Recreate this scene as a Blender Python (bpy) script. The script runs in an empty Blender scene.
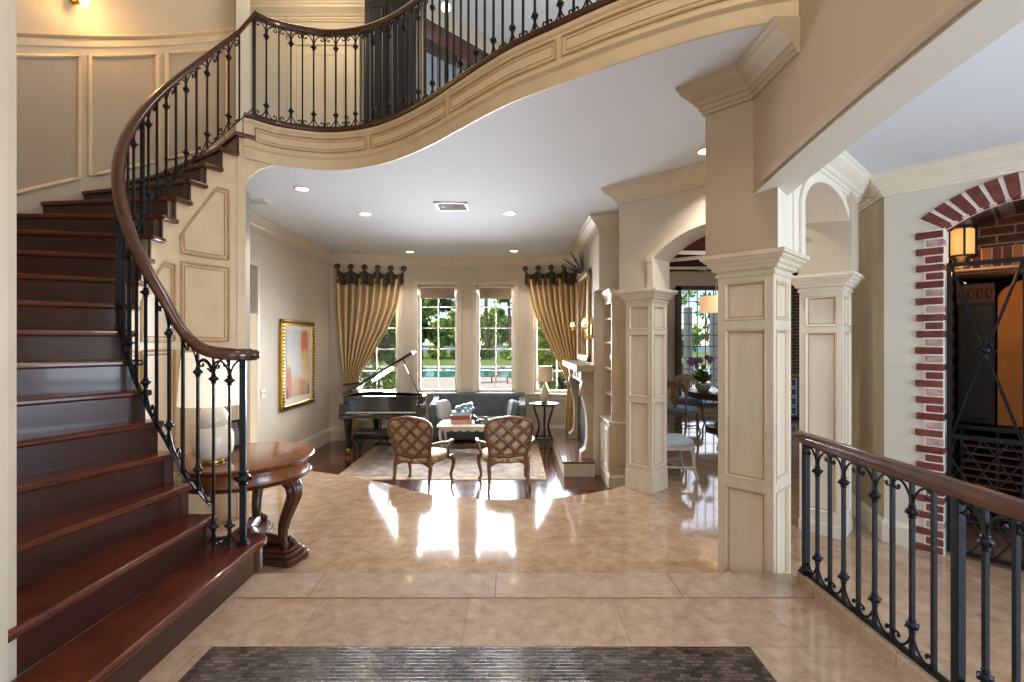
import bpy, bmesh, math, random
from mathutils import Vector, Matrix
SC = bpy.context.scene
COL = SC.collection
R = math.radians
pi = math.pi
random.seed(7)

# ---------------------------------------------------------------- mesh builder
class MB:
    def __init__(s):
        s.v = []; s.f = []; s.m = []; s.mi = 0
    def add(s, vs, fs):
        b = len(s.v)
        s.v += [Vector(x) for x in vs]
        s.f += [tuple(b + i for i in f) for f in fs]
        s.m += [s.mi] * len(fs)
    def obox(s, o, U, V, W):
        o, U, V, W = Vector(o), Vector(U), Vector(V), Vector(W)
        vs = [o, o+U, o+U+V, o+V, o+W, o+U+W, o+U+V+W, o+V+W]
        s.add(vs, [(0,3,2,1),(4,5,6,7),(0,1,5,4),(1,2,6,5),(2,3,7,6),(3,0,4,7)])
    def box(s, c, sz, rz=0):
        ca, sa = math.cos(rz), math.sin(rz)
        U = Vector((ca, sa, 0))*sz[0]; V = Vector((-sa, ca, 0))*sz[1]; W = Vector((0,0,sz[2]))
        s.obox(Vector(c)-U/2-V/2-W/2, U, V, W)
    def b2(s, x0, x1, y0, y1, z0, z1):
        s.obox((x0,y0,z0), (x1-x0,0,0), (0,y1-y0,0), (0,0,z1-z0))
    def prism(s, poly, off):
        """poly: 3-D points of a planar outline, extruded by the vector off"""
        n = len(poly); off = Vector(off)
        p = [Vector(q) for q in poly]
        vs = p + [q+off for q in p]
        fs = [tuple(range(n)), tuple(range(2*n-1, n-1, -1))] + [(i, (i+1)%n, n+(i+1)%n, n+i) for i in range(n)]
        s.add(vs, fs)
    def poly_z(s, poly, z0, z1):
        s.prism([(p[0], p[1], z0) for p in poly], (0,0,z1-z0))
    def lathe(s, prof, c=(0,0,0), n=24, M=None, sx=1, sy=1):
        vs = []; fs = []
        c = Vector(c)
        for r, z in prof:
            for i in range(n):
                a = 2*pi*i/n
                q = Vector((r*math.cos(a)*sx, r*math.sin(a)*sy, z))
                vs.append((M @ q if M else q) + c)
        m = len(prof)
        for j in range(m-1):
            for i in range(n):
                k = (i+1) % n
                fs.append((j*n+i, j*n+k, (j+1)*n+k, (j+1)*n+i))
        fs.append(tuple(range(n-1, -1, -1))); fs.append(tuple((m-1)*n+i for i in range(n)))
        s.add(vs, fs)
    def tube(s, path, r, n=8, closed=False, flat=None, rot=0):
        """round (or, with flat, elliptical) tube along a path; r number or list"""
        p = [Vector(q) for q in path]; m = len(p)
        rs = r if isinstance(r, (list, tuple)) else [r]*m
        tang = []
        for i in range(m):
            if closed: t = p[(i+1)%m]-p[i-1]
            elif i == 0: t = p[1]-p[0]
            elif i == m-1: t = p[-1]-p[-2]
            else: t = (p[i+1]-p[i]).normalized()+(p[i]-p[i-1]).normalized()
            tang.append(t.normalized() if t.length > 1e-9 else Vector((0,0,1)))
        ref = Vector((0,0,1)) if abs(tang[0].z) < .9 else Vector((1,0,0))
        nrm = (ref - tang[0]*ref.dot(tang[0])).normalized()
        vs = []; fs = []
        for i in range(m):
            nrm = (nrm - tang[i]*nrm.dot(tang[i]))
            nrm = nrm.normalized() if nrm.length > 1e-6 else Vector((1,0,0))
            bn = tang[i].cross(nrm)
            for k in range(n):
                a = 2*pi*k/n + rot
                vs.append(p[i] + nrm*math.cos(a)*rs[i]*(flat or 1) + bn*math.sin(a)*rs[i])
        mm = m if closed else m-1
        for i in range(mm):
            j = (i+1) % m
            for k in range(n):
                l = (k+1) % n
                fs.append((i*n+k, i*n+l, j*n+l, j*n+k))
        if not closed:
            fs.append(tuple(range(n-1,-1,-1))); fs.append(tuple((m-1)*n+k for k in range(n)))
        s.add(vs, fs)
    def sweep(s, path, prof, closed=False, side=1):
        """profile (a, b): a to the right of travel (times side), b up, mitred in plan"""
        p = [Vector(q) for q in path]; m = len(p); n = len(prof)
        vs = []; fs = []
        for i in range(m):
            d0 = (p[i]-p[i-1]) if (i > 0 or closed) else (p[1]-p[0])
            d1 = (p[(i+1)%m]-p[i]) if (i < m-1 or closed) else (p[-1]-p[-2])
            d0 = Vector((d0.x,d0.y,0)).normalized(); d1 = Vector((d1.x,d1.y,0)).normalized()
            n0 = Vector((d0.y,-d0.x,0)); n1 = Vector((d1.y,-d1.x,0))
            b = n0+n1
            if b.length < 1e-6: b = n0
            b.normalize()
            k = 1/max(.3, b.dot(n0))
            for a, z in prof:
                vs.append(p[i] + b*(a*side*k) + Vector((0,0,z)))
        mm = m if closed else m-1
        for i in range(mm):
            j = (i+1)%m
            for k in range(n):
                l = (k+1)%n
                fs.append((i*n+k, i*n+l, j*n+l, j*n+k))
        if not closed:
            fs.append(tuple(range(n-1,-1,-1))); fs.append(tuple((m-1)*n+k for k in range(n)))
        s.add(vs, fs)
    def ell(s, c, r, nu=16, nv=10, e=1.0, M=None):
        """ellipsoid; e<1 makes it boxier (cushions)"""
        c = Vector(c); vs = []; fs = []
        sp = lambda v: math.copysign(abs(v)**e, v)
        for j in range(nv+1):
            t = -pi/2 + pi*j/nv
            for i in range(nu):
                a = 2*pi*i/nu
                q = Vector((r[0]*sp(math.cos(t))*sp(math.cos(a)), r[1]*sp(math.cos(t))*sp(math.sin(a)), r[2]*sp(math.sin(t))))
                vs.append((M @ q if M else q)+c)
        for j in range(nv):
            for i in range(nu):
                k = (i+1)%nu
                fs.append((j*nu+i, j*nu+k, (j+1)*nu+k, (j+1)*nu+i))
        s.add(vs, fs)
    def grid(s, fn, nu, nv, mf=None):
        b = len(s.v)
        for j in range(nv+1):
            for i in range(nu+1):
                s.v.append(Vector(fn(i/nu, j/nv)))
        for j in range(nv):
            for i in range(nu):
                s.f.append((b+j*(nu+1)+i, b+j*(nu+1)+i+1, b+(j+1)*(nu+1)+i+1, b+(j+1)*(nu+1)+i))
                s.m.append(mf(i/nu, j/nv) if mf else s.mi)
    def frame_rect(s, o, U, V, N, u0, u1, v0, v1, w, h):
        """raised moulding round a rectangle on a face: o origin, U V N unit axes; w width, h height"""
        o, U, V, N = Vector(o), Vector(U), Vector(V), Vector(N)
        def ring(d, hh): return [o+U*a+V*b+N*hh for a, b in ((u0+d,v0+d),(u1-d,v0+d),(u1-d,v1-d),(u0+d,v1-d))]
        rs = [ring(0,0), ring(0,h*.7), ring(w*.3,h), ring(w*.6,h*.8), ring(w,0.0)]
        vs = sum(rs, []); fs = []
        for j in range(len(rs)-1):
            for i in range(4):
                k = (i+1)%4
                fs.append((j*4+i, j*4+k, (j+1)*4+k, (j+1)*4+i))
        s.add(vs, fs)
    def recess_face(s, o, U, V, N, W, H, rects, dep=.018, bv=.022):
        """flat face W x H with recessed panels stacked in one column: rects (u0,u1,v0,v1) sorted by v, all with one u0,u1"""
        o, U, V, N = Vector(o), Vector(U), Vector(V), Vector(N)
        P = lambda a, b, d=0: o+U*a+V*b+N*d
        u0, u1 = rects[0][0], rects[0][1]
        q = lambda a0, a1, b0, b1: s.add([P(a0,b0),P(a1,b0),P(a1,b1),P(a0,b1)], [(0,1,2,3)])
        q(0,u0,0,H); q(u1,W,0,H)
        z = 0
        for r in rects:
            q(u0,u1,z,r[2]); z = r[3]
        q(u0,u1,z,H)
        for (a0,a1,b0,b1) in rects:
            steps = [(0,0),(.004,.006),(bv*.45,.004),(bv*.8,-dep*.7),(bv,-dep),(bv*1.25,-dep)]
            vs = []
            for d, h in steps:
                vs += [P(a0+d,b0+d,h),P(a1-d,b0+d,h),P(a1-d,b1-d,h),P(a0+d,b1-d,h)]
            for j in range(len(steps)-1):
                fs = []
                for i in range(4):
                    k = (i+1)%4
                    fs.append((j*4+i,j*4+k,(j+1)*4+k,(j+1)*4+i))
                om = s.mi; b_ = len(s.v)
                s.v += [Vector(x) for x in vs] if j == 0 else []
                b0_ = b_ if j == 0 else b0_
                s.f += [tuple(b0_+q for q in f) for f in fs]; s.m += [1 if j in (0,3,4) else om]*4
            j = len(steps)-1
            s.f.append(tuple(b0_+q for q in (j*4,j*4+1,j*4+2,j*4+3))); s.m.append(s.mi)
    def build(s, name, mats, parent=None, smooth=None, bevel=0, world=False, recalc=True, data_only=False):
        me = bpy.data.meshes.new(name)
        vs = s.v
        if world and parent is not None:
            inv = parent['_mw'] if False else parent.matrix_basis.inverted()
            if parent.parent is not None: inv = inv @ parent.parent.matrix_basis.inverted()
            vs = [inv @ v for v in vs]
        me.from_pydata([tuple(v) for v in vs], [], s.f)
        if not isinstance(mats, (list, tuple)): mats = [mats]
        for m in mats: me.materials.append(m)
        if len(mats) > 1:
            me.polygons.foreach_set('material_index', s.m)
        if recalc:
            bm = bmesh.new(); bm.from_mesh(me)
            bmesh.ops.recalc_face_normals(bm, faces=bm.faces)
            bm.to_mesh(me); bm.free()
        if smooth:
            me.shade_smooth()
            me.set_sharp_from_angle(angle=R(smooth))
        me.update()
        if data_only: return me
        return link(name, me, parent, bevel)

def link(name, me, parent=None, bevel=0):
    o = bpy.data.objects.new(name, me); COL.objects.link(o)
    if parent is not None: o.parent = parent
    if bevel:
        b = o.modifiers.new('bevel', 'BEVEL'); b.width = bevel; b.segments = 2
        b.limit_method = 'ANGLE'; b.angle_limit = R(35)
    return o

def tag(o, label=None, cat=None, group=None, kind=None):
    if label: o['label'] = label
    if cat: o['category'] = cat
    if group: o['group'] = group
    if kind: o['kind'] = kind
    return o

def thing(name, label, cat, loc=(0,0,0), rz=0, group=None, kind='thing'):
    o = bpy.data.objects.new(name, None); COL.objects.link(o)
    o.empty_display_size = .1
    o.location = loc; o.rotation_euler = (0,0,rz)
    o.matrix_basis = Matrix.Translation(loc) @ Matrix.Rotation(rz, 4, 'Z')
    return tag(o, label, cat, group, kind)

def struct(o, label, cat):
    return tag(o, label, cat, None, 'structure')

def copy_tree(o, parent=None):
    c = o.copy(); COL.objects.link(c)
    c.parent = parent
    for ch in list(o.children): copy_tree(ch, c)
    return c

def catmull(pts, n=12, closed=False):
    p = [Vector(q) for q in pts]; out = []; m = len(p)
    rng = range(m if closed else m-1)
    for i in rng:
        p0 = p[i-1] if (i > 0 or closed) else p[0]*2-p[1]
        p1 = p[i]; p2 = p[(i+1)%m]
        p3 = p[(i+2)%m] if (closed or i+2 < m) else p[-1]*2-p[-2]
        for k in range(n):
            t = k/n
            out.append(.5*((2*p1)+(p2-p0)*t+(2*p0-5*p1+4*p2-p3)*t*t+(3*p1-p0-3*p2+p3)*t**3))
    if not closed: out.append(p[-1])
    return out

def resample(pts, step):
    L = [0]
    for a, b in zip(pts, pts[1:]): L.append(L[-1]+(b-a).length)
    n = max(1, round(L[-1]/step)); out = []; j = 0
    for i in range(n+1):
        d = L[-1]*i/n
        while j < len(L)-2 and L[j+1] < d: j += 1
        t = (d-L[j])/max(1e-9, L[j+1]-L[j])
        out.append(pts[j].lerp(pts[j+1], min(1, t)))
    return out

# ---------------------------------------------------------------- materials
def lin(c):
    f = lambda v: v/12.92 if v <= .04045 else ((v+.055)/1.055)**2.4
    return tuple(f(x/255) for x in c)
def srgb(c): return (*lin(c), 1)

def base(name):
    m = bpy.data.materials.new(name); m.use_nodes = True
    nt = m.node_tree
    return m, nt, nt.nodes['Principled BSDF'], nt.nodes.new, nt.links.new

def mat(name, col, rough=.5, metal=0, var=.06, scale=6, bump=0, bscale=40, coat=0, spec=.5, stretch=None, col2=None, detail=3):
    m, nt, p, N, L = base(name)
    c = lin(col)
    tc = N('ShaderNodeTexCoord'); mp = N('ShaderNodeMapping')
    if stretch: mp.inputs['Scale'].default_value = stretch
    L(tc.outputs['Object'], mp.inputs['Vector'])
    nz = N('ShaderNodeTexNoise'); nz.inputs['Scale'].default_value = scale; nz.inputs['Detail'].default_value = detail
    L(mp.outputs[0], nz.inputs['Vector'])
    cr = N('ShaderNodeValToRGB')
    cr.color_ramp.elements[0].position = .3; cr.color_ramp.elements[1].position = .7
    if col2: a, b = c, lin(col2)
    else: a = tuple(x*(1-var) for x in c); b = tuple(min(1, x*(1+var)) for x in c)
    cr.color_ramp.elements[0].color = (*a,1); cr.color_ramp.elements[1].color = (*b,1)
    L(nz.outputs['Fac'], cr.inputs['Fac']); L(cr.outputs['Color'], p.inputs['Base Color'])
    p.inputs['Roughness'].default_value = rough; p.inputs['Metallic'].default_value = metal
    p.inputs['Specular IOR Level'].default_value = spec
    p.inputs['Coat Weight'].default_value = coat; p.inputs['Coat Roughness'].default_value = .06
    if bump:
        n2 = N('ShaderNodeTexNoise'); n2.inputs['Scale'].default_value = bscale; n2.inputs['Detail'].default_value = 4
        L(mp.outputs[0], n2.inputs['Vector'])
        bp = N('ShaderNodeBump'); bp.inputs['Strength'].default_value = bump; bp.inputs['Distance'].default_value = .01
        L(n2.outputs['Fac'], bp.inputs['Height']); L(bp.outputs[0], p.inputs['Normal'])
    return m

def tiles(name, c1, c2, mortar, bw, rh, msize, off, rough=.12, vein=None, offset=.5, bump=0, rot=0, axis='XY', coat=0, var=.5, vs=1.6):
    m, nt, p, N, L = base(name)
    tc = N('ShaderNodeTexCoord'); mp = N('ShaderNodeMapping')
    mp.inputs['Location'].default_value = off
    mp.inputs['Rotation'].default_value = (0,0,rot)
    L(tc.outputs['Object'], mp.inputs['Vector'])
    vec = mp.outputs[0]
    if axis == 'XZ':
        sp = N('ShaderNodeSeparateXYZ'); cb = N('ShaderNodeCombineXYZ')
        L(vec, sp.inputs[0]); L(sp.outputs['X'], cb.inputs['X']); L(sp.outputs['Z'], cb.inputs['Y'])
        vec = cb.outputs[0]
    br = N('ShaderNodeTexBrick')
    br.inputs['Scale'].default_value = 1; br.inputs['Brick Width'].default_value = bw; br.inputs['Row Height'].default_value = rh
    br.inputs['Mortar Size'].default_value = msize; br.inputs['Mortar Smooth'].default_value = .1
    br.offset = offset; br.inputs['Bias'].default_value = 0
    br.inputs['Color1'].default_value = srgb(c1); br.inputs['Color2'].default_value = srgb(c2); br.inputs['Mortar'].default_value = srgb(mortar)
    L(vec, br.inputs['Vector'])
    col = br.outputs['Color']
    if vein:
        nz = N('ShaderNodeTexNoise'); nz.inputs['Scale'].default_value = vs; nz.inputs['Detail'].default_value = 10; nz.inputs['Roughness'].default_value = .72; nz.inputs['Distortion'].default_value = .25
        L(tc.outputs['Object'], nz.inputs['Vector'])
        cr = N('ShaderNodeValToRGB'); cr.color_ramp.elements[0].position = .35; cr.color_ramp.elements[1].position = .68
        cr.color_ramp.elements[0].color = srgb(vein[0]); cr.color_ramp.elements[1].color = srgb(vein[1])
        L(nz.outputs['Fac'], cr.inputs['Fac'])
        mx = N('ShaderNodeMix'); mx.data_type = 'RGBA'; mx.blend_type = 'MULTIPLY'; mx.inputs['Factor'].default_value = var
        L(col, mx.inputs['A']); L(cr.outputs['Color'], mx.inputs['B'])
        col = mx.outputs['Result']
    L(col, p.inputs['Base Color'])
    p.inputs['Roughness'].default_value = rough
    p.inputs['Coat Weight'].default_value = coat; p.inputs['Coat Roughness'].default_value = .05
    if bump:
        bp = N('ShaderNodeBump'); bp.inputs['Strength'].default_value = bump; bp.inputs['Distance'].default_value = .01; bp.invert = True
        L(br.outputs['Fac'], bp.inputs['Height']); L(bp.outputs[0], p.inputs['Normal'])
    return m

def glow(name, col, strength, basecol=None):
    m, nt, p, N, L = base(name)
    p.inputs['Base Color'].default_value = srgb(basecol or col); p.inputs['Roughness'].default_value = .6
    p.inputs['Emission Color'].default_value = srgb(col); p.inputs['Emission Strength'].default_value = strength
    return m

def glass(name, tint=(255,255,255), refl=.5):
    m, nt, p, N, L = base(name)
    tr = N('ShaderNodeBsdfTransparent'); tr.inputs[0].default_value = srgb(tint)
    gl = N('ShaderNodeBsdfGlossy'); gl.inputs['Roughness'].default_value = .02
    fr = N('ShaderNodeFresnel'); fr.inputs['IOR'].default_value = 1.2
    mx = N('ShaderNodeMixShader')
    L(fr.outputs[0], mx.inputs[0]); L(tr.outputs[0], mx.inputs[1]); L(gl.outputs[0], mx.inputs[2])
    L(mx.outputs[0], nt.nodes['Material Output'].inputs[0])
    return m

def leafmat(name, c1, c2, trans=.3, scale=3):
    m, nt, p, N, L = base(name)
    tc = N('ShaderNodeTexCoord'); nz = N('ShaderNodeTexNoise'); nz.inputs['Scale'].default_value = scale; nz.inputs['Detail'].default_value = 4
    L(tc.outputs['Object'], nz.inputs['Vector'])
    cr = N('ShaderNodeValToRGB'); cr.color_ramp.elements[0].position = .35; cr.color_ramp.elements[1].position = .65
    cr.color_ramp.elements[0].color = srgb(c1); cr.color_ramp.elements[1].color = srgb(c2)
    L(nz.outputs['Fac'], cr.inputs['Fac']); L(cr.outputs['Color'], p.inputs['Base Color'])
    p.inputs['Roughness'].default_value = .5
    tl = N('ShaderNodeBsdfTranslucent'); L(cr.outputs['Color'], tl.inputs[0])
    mx = N('ShaderNodeMixShader'); mx.inputs[0].default_value = trans
    L(p.outputs[0], mx.inputs[1]); L(tl.outputs[0], mx.inputs[2])
    L(mx.outputs[0], nt.nodes['Material Output'].inputs[0])
    return m

def ramp3(name, axis, stops, noise=.0, nscale=2, rough=.6):
    """colour bands along a local axis with a noise wobble (painted canvas, cloth)"""
    m, nt, p, N, L = base(name)
    tc = N('ShaderNodeTexCoord'); sp = N('ShaderNodeSeparateXYZ'); L(tc.outputs['Object'], sp.inputs[0])
    nz = N('ShaderNodeTexNoise'); nz.inputs['Scale'].default_value = nscale; nz.inputs['Detail'].default_value = 5
    L(tc.outputs['Object'], nz.inputs['Vector'])
    ma = N('ShaderNodeMath'); ma.operation = 'MULTIPLY_ADD'; ma.inputs[1].default_value = noise
    L(nz.outputs['Fac'], ma.inputs[0]); L(sp.outputs[axis], ma.inputs[2])
    cr = N('ShaderNodeValToRGB')
    e = cr.color_ramp.elements
    while len(e) < len(stops): e.new(.5)
    for k, (pos, c) in enumerate(stops):
        e[k].position = pos; e[k].color = srgb(c)
    L(ma.outputs[0], cr.inputs['Fac']); L(cr.outputs['Color'], p.inputs['Base Color'])
    p.inputs['Roughness'].default_value = rough
    return m

MT = {}
MT['wall'] = mat('beige_wall_paint', (198,186,166), .6, var=.03, scale=2)
MT['tan'] = mat('shaded_wall_paint', (182,164,140), .6, var=.03, scale=2)  # darker tan carries the shade on the beam and wall block
MT['panelfill'] = mat('wainscot_panel_glaze', (176,160,140), .55, var=.06, scale=3, stretch=(1,1,.2))
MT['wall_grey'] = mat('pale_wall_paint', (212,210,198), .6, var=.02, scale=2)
MT['olive'] = mat('shaded_alcove_paint', (178,166,134), .6, var=.02, scale=2)  # shade on the alcove return is put into this olive tone
MT['trim'] = mat('antique_cream_paint', (208,197,176), .42, var=.07, scale=9, stretch=(1,1,.15))
MT['stairtrim'] = mat('warm_cream_paint', (216,196,162), .42, var=.05, scale=7)
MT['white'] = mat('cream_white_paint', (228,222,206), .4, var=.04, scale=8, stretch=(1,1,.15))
MT['crown'] = mat('crown_paint', (206,194,172), .42, var=.04, scale=6)
MT['ceil'] = mat('ceiling_paint', (218,225,234), .8, var=.015, scale=1.5)
MT['glaze'] = mat('walnut_glazed_edge', (168,134,88), .45, var=.1, scale=10)
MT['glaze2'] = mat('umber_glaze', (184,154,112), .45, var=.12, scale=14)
MT['stone'] = mat('shaded_carved_stone', (164,147,124), .6, var=.12, scale=8, bump=.15, bscale=60)  # taupe includes the shade lying on the mantel
MT['iron'] = mat('wrought_iron', (38,40,45), .38, .75, var=.2, scale=20, bump=.08, bscale=60)
MT['mahog'] = mat('mahogany_tread', (88,38,22), .26, var=.35, scale=5, stretch=(1.2,1.2,8), coat=.25, detail=6)
MT['riser'] = mat('mahogany_riser', (58,27,19), .3, var=.3, scale=5, stretch=(1,1,9), coat=.2, detail=6)
MT['rail'] = mat('walnut_handrail', (76,40,26), .22, var=.25, scale=6, coat=.5, detail=5)
MT['shoe'] = mat('dark_shoe_moulding', (66,32,22), .3, var=.2, scale=6, coat=.3)
MT['trav'] = tiles('polished_travertine', (194,170,146), (180,154,130), (172,150,126), .92, .457, .0025, (.3,-.09,0), .07, vein=((172,146,118),(255,250,242)), coat=.3, var=.65, vs=8)
MT['trav2'] = tiles('travertine_landing', (198,176,154), (186,164,142), (156,134,114), .84, .4475, .002, (.25,-.118,0), .10, vein=((172,148,124),(255,250,244)), coat=.3, var=.6, vs=11)
MT['border'] = tiles('travertine_border', (190,174,158), (182,166,150), (140,118,100), 1.1, .6, .003, (.1,.2,0), .13, vein=((190,160,128),(255,246,234)), coat=.3, var=.6, vs=10)
MT['mosaic'] = tiles('mosaic_inlay', (116,106,102), (56,49,47), (40,37,37), .05, .023, .002, (0,0,0), .2, vein=((140,120,108),(255,240,226)), bump=.25, var=.8, vs=14)
MT['woodfloor'] = tiles('dark_wood_planks', (88,46,28), (66,32,20), (30,16,12), 1.6, .13, .002, (0,0,0), .16, vein=((150,120,100),(255,240,230)), rot=0, coat=.4, var=.6, vs=5)
MT['brick'] = mat('red_brick', (110,56,50), .8, var=.35, scale=16, bump=.3, bscale=50, detail=5)
MT['brickdark'] = tiles('vault_brick', (118,62,48), (66,46,42), (150,138,124), .215, .075, .008, (0,0,0), .85, vein=((140,120,110),(255,255,255)), bump=.5, axis='XZ', vs=20)
MT['mortar'] = mat('white_mortar', (236,230,222), .9, var=.06, scale=30, bump=.4)
MT['black'] = mat('black_lacquer', (16,17,20), .12, var=.1, coat=.8)
MT['blackwood'] = mat('near_black_wood', (15,12,11), .4, var=.3, scale=8)
MT['chairwood'] = mat('carved_walnut', (122,84,56), .38, var=.3, scale=12, coat=.15)
MT['cream_fabric'] = mat('cream_upholstery', (214,192,152), .85, var=.12, scale=30, bump=.2, bscale=200)
MT['leopard'] = mat('patterned_seat_fabric', (84,60,36), .85, scale=26, col2=(222,198,150), bump=.1, bscale=200)
MT['sofa'] = mat('slate_blue_velvet', (76,84,86), .75, var=.15, scale=8, bump=.1, bscale=150)
MT['sofaseat'] = mat('taupe_seat_fabric', (146,138,124), .8, var=.08, scale=20)
MT['pillow'] = mat('silver_blue_pillow', (176,182,186), .6, var=.1, scale=14)
MT['gold'] = mat('gilt_frame', (212,170,66), .28, .9, var=.3, scale=30)
MT['golddk'] = mat('gilt_recess', (66,44,18), .4, .4, var=.2, scale=30)
MT['curtain_gold'] = mat('gold_silk', (230,196,134), .5, var=.1, scale=6, stretch=(1,1,.1))
MT['curtain_taupe'] = mat('taupe_silk', (158,136,114), .5, var=.1, scale=6, stretch=(1,1,.1))
MT['valance'] = mat('dark_brocade', (48,40,30), .7, scale=40, col2=(96,82,58))
MT['bronze'] = mat('bronze_rosette', (92,72,50), .4, .7, var=.3, scale=60)
MT['tablewood'] = mat('burl_wood', (150,86,42), .22, scale=7, col2=(96,50,24), coat=.5, detail=7)
MT['tabledark'] = mat('carved_mahogany', (74,38,22), .32, var=.3, scale=14, coat=.3)
MT['ceramic'] = mat('white_ceramic', (236,226,208), .3, var=.02, coat=.3)
MT['shade'] = glow('white_lamp_shade', (255,240,214), .62, (244,236,220))
MT['blueseat'] = mat('pale_blue_leather', (118,164,202), .5, var=.1, scale=10)
MT['paleseat'] = mat('ice_blue_leather', (182,200,216), .5, var=.06, scale=10)
MT['greywood'] = mat('weathered_oak', (142,114,86), .5, var=.25, scale=14, stretch=(1,1,.3))
MT['greychair'] = mat('grey_painted_wood', (196,196,192), .45, var=.1, scale=14)
MT['chrome'] = mat('brushed_nickel', (200,200,200), .25, 1, var=.05)
MT['glass'] = glass('window_glass')
MT['water'] = mat('pool_water', (60,178,176), .08, var=.2, scale=.6, bump=.15, bscale=3)
MT['lake'] = mat('lake_water', (120,150,160), .5, var=.1, scale=.1)
MT['patio'] = mat('pale_patio_stone', (226,214,196), .8, var=.06, scale=3)
MT['lawn'] = mat('lawn_grass', (112,134,58), .9, scale=1.2, col2=(152,166,84))
MT['leaf1'] = leafmat('deep_green_leaves', (48,80,28), (120,152,62), scale=.5)
MT['leaf2'] = leafmat('fresh_green_leaves', (92,134,44), (172,200,92), scale=.6)
MT['leaf3'] = leafmat('yellow_green_leaves', (120,150,40), (196,206,92), scale=1.5)
MT['bark'] = mat('tree_bark', (92,72,56), .9, var=.3, scale=5, stretch=(1,1,.3), bump=.4, bscale=10)
MT['darkred'] = mat('dark_red_timber', (64,26,22), .9, var=.2, scale=6, spec=.05)
MT['orange'] = mat('amber_plaster', (206,136,52), .6, scale=3, col2=(172,100,34), bump=.1)
MT['rugfield'] = mat('faded_rug_pile', (98,90,88), .95, scale=5, col2=(160,144,128), bump=.15, bscale=120, detail=8)
MT['rugborder'] = mat('rug_border_pile', (176,156,128), .95, scale=9, col2=(128,104,82), bump=.15, bscale=120, detail=6)
# ================================================================ LAYOUT
EYE = 1.5
ZT, ZW, CEIL, BALC = -.22, -.57, 3.30, 3.73
RISE = BALC/19
C0 = Vector((-1.95, 4.02, 0))
AI_ = {1:283,2:272.5,3:263.5,4:257,5:249,6:240.8,7:232.6}
AO_ = {1:276.9,2:270.4,3:261.4,4:252.4,5:246.6,6:239.6,7:231.5}
def ANG(k): return R(AI_.get(k, 129.7 + (19-k)*8.61))
def ANGO(k): return R(AO_.get(k, 129.7 + (19-k)*8.61))
def KOF(a):
    for k in range(0, 25):
        a1, a2 = ANG(k+1), ANG(k)
        if a1 <= a <= a2+1e-9: return k+(a2-a)/(a2-a1)
    return 0 if a > ANG(1) else 25
def cyl(r, a, z=0): return Vector((C0.x+r*math.cos(a), C0.y+r*math.sin(a), z))
def V2(x, y, z=0): return Vector((x, y, z))
UZ = Vector((0,0,1))
CROWN = [(0,0),(.15,0),(.15,-.022),(.135,-.035),(.128,-.06),(.10,-.085),(.065,-.115),(.05,-.14),(.035,-.147),(.033,-.172),(.02,-.178),(.018,-.2),(0,-.2)]
def scaled(p, sx, sz): return [(a*sx, b*sz) for a, b in p]
BASEB = [(0,0),(.022,0),(.022,.17),(.016,.19),(.01,.2),(.006,.215),(0,.215)]

# balcony edge in plan, from the head of the stair to the right-hand wall
BAL = [cyl(.985, R(134.6)), cyl(.975,R(130.5)), V2(-2.42,4.92), V2(-2.15,5.03), V2(-1.90,5.07), V2(-1.52,4.99), V2(-1.15,4.78), V2(-.76,4.44), V2(-.48,4.14),
       V2(-.24,3.88), V2(.02,3.62), V2(.35,3.37), V2(.65,3.15), V2(.93,2.97), V2(1.16,2.84), V2(1.38,2.75), V2(1.60,2.69)]
BALC_PATH = resample(catmull(BAL, 10), .06)
WOOD_EDGE = resample(catmull([V2(-3.77,6.62), V2(-3.2,6.52), V2(-2.66,6.35), V2(-2.2,6.16), V2(-1.55,5.82), V2(-1.1,5.49), V2(-.6,5.28), V2(0,5.21),
       V2(.6,5.31), V2(1.09,5.53), V2(1.38,5.76), V2(1.5,5.95)], 8), .12)

# column corners (nearest the entrance) and the directions of their two visible faces
U = Vector((.719,.695,0)); Vv = Vector((-.695,.719,0))
c1 = V2(1.70,3.12); c2 = V2(1.574,5.396); c3 = V2(2.861,4.149)

# ================================================================ FLOORS
mb = MB(); mb.poly_z([(-4.35,-3.2),(1.76,-3.2),(1.76,2.98),(1.9,2.98),(1.9,3.09),(-4.35,3.09)], -.4, 0)
struct(mb.build('floor', MT['trav2']), 'polished travertine tile floor of the raised entrance landing', 'floor')
mb = MB(); mb.b2(-1.6,1.9,2.80,3.094,-.3,.003)
struct(mb.build('trim_1', MT['border']), 'travertine border strip along the edge of the landing step', 'trim')
mb = MB(); mb.b2(-1.47,1.165,-.2,2.353,-.02,.002)
struct(mb.build('trim_2', MT['mosaic']), 'dark brick-pattern stone mosaic inlay set in the landing floor', 'floor')
mb = MB()
mb.poly_z([(-4.35,3.09),(1.9,3.09),(1.9,-3.4),(8.2,-3.4),(8.2,12.2),(1.78,12.2),(1.78,6.2)] + [(p.x,p.y) for p in reversed(WOOD_EDGE)] + [(-4.35,6.62)], -.6, ZT)
struct(mb.build('floor_lower', MT['trav']), 'glossy tan travertine floor one step below the landing', 'floor')
mb = MB(); mb.b2(-3.95,2.2,4.9,10.7,-.75,ZW)
struct(mb.build('floor_wood', MT['woodfloor']), 'dark polished wood floor of the sunken living room', 'floor')
mb = MB(); mb.sweep([p+Vector((0,0,ZW)) for p in WOOD_EDGE if p.x < .6], [(0,0),(-.3,0),(-.3,.17),(0,.17)], side=1)
struct(mb.build('trim_3', MT['woodfloor']), 'dark wood step curving along the edge of the travertine', 'step')
mb = MB(); mb.b2(1.76,1.90,-3.2,2.98,-.22,.075)
struct(mb.build('trim_4', MT['border'], bevel=.012), 'low stone curb under the iron landing railing', 'curb')

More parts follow.
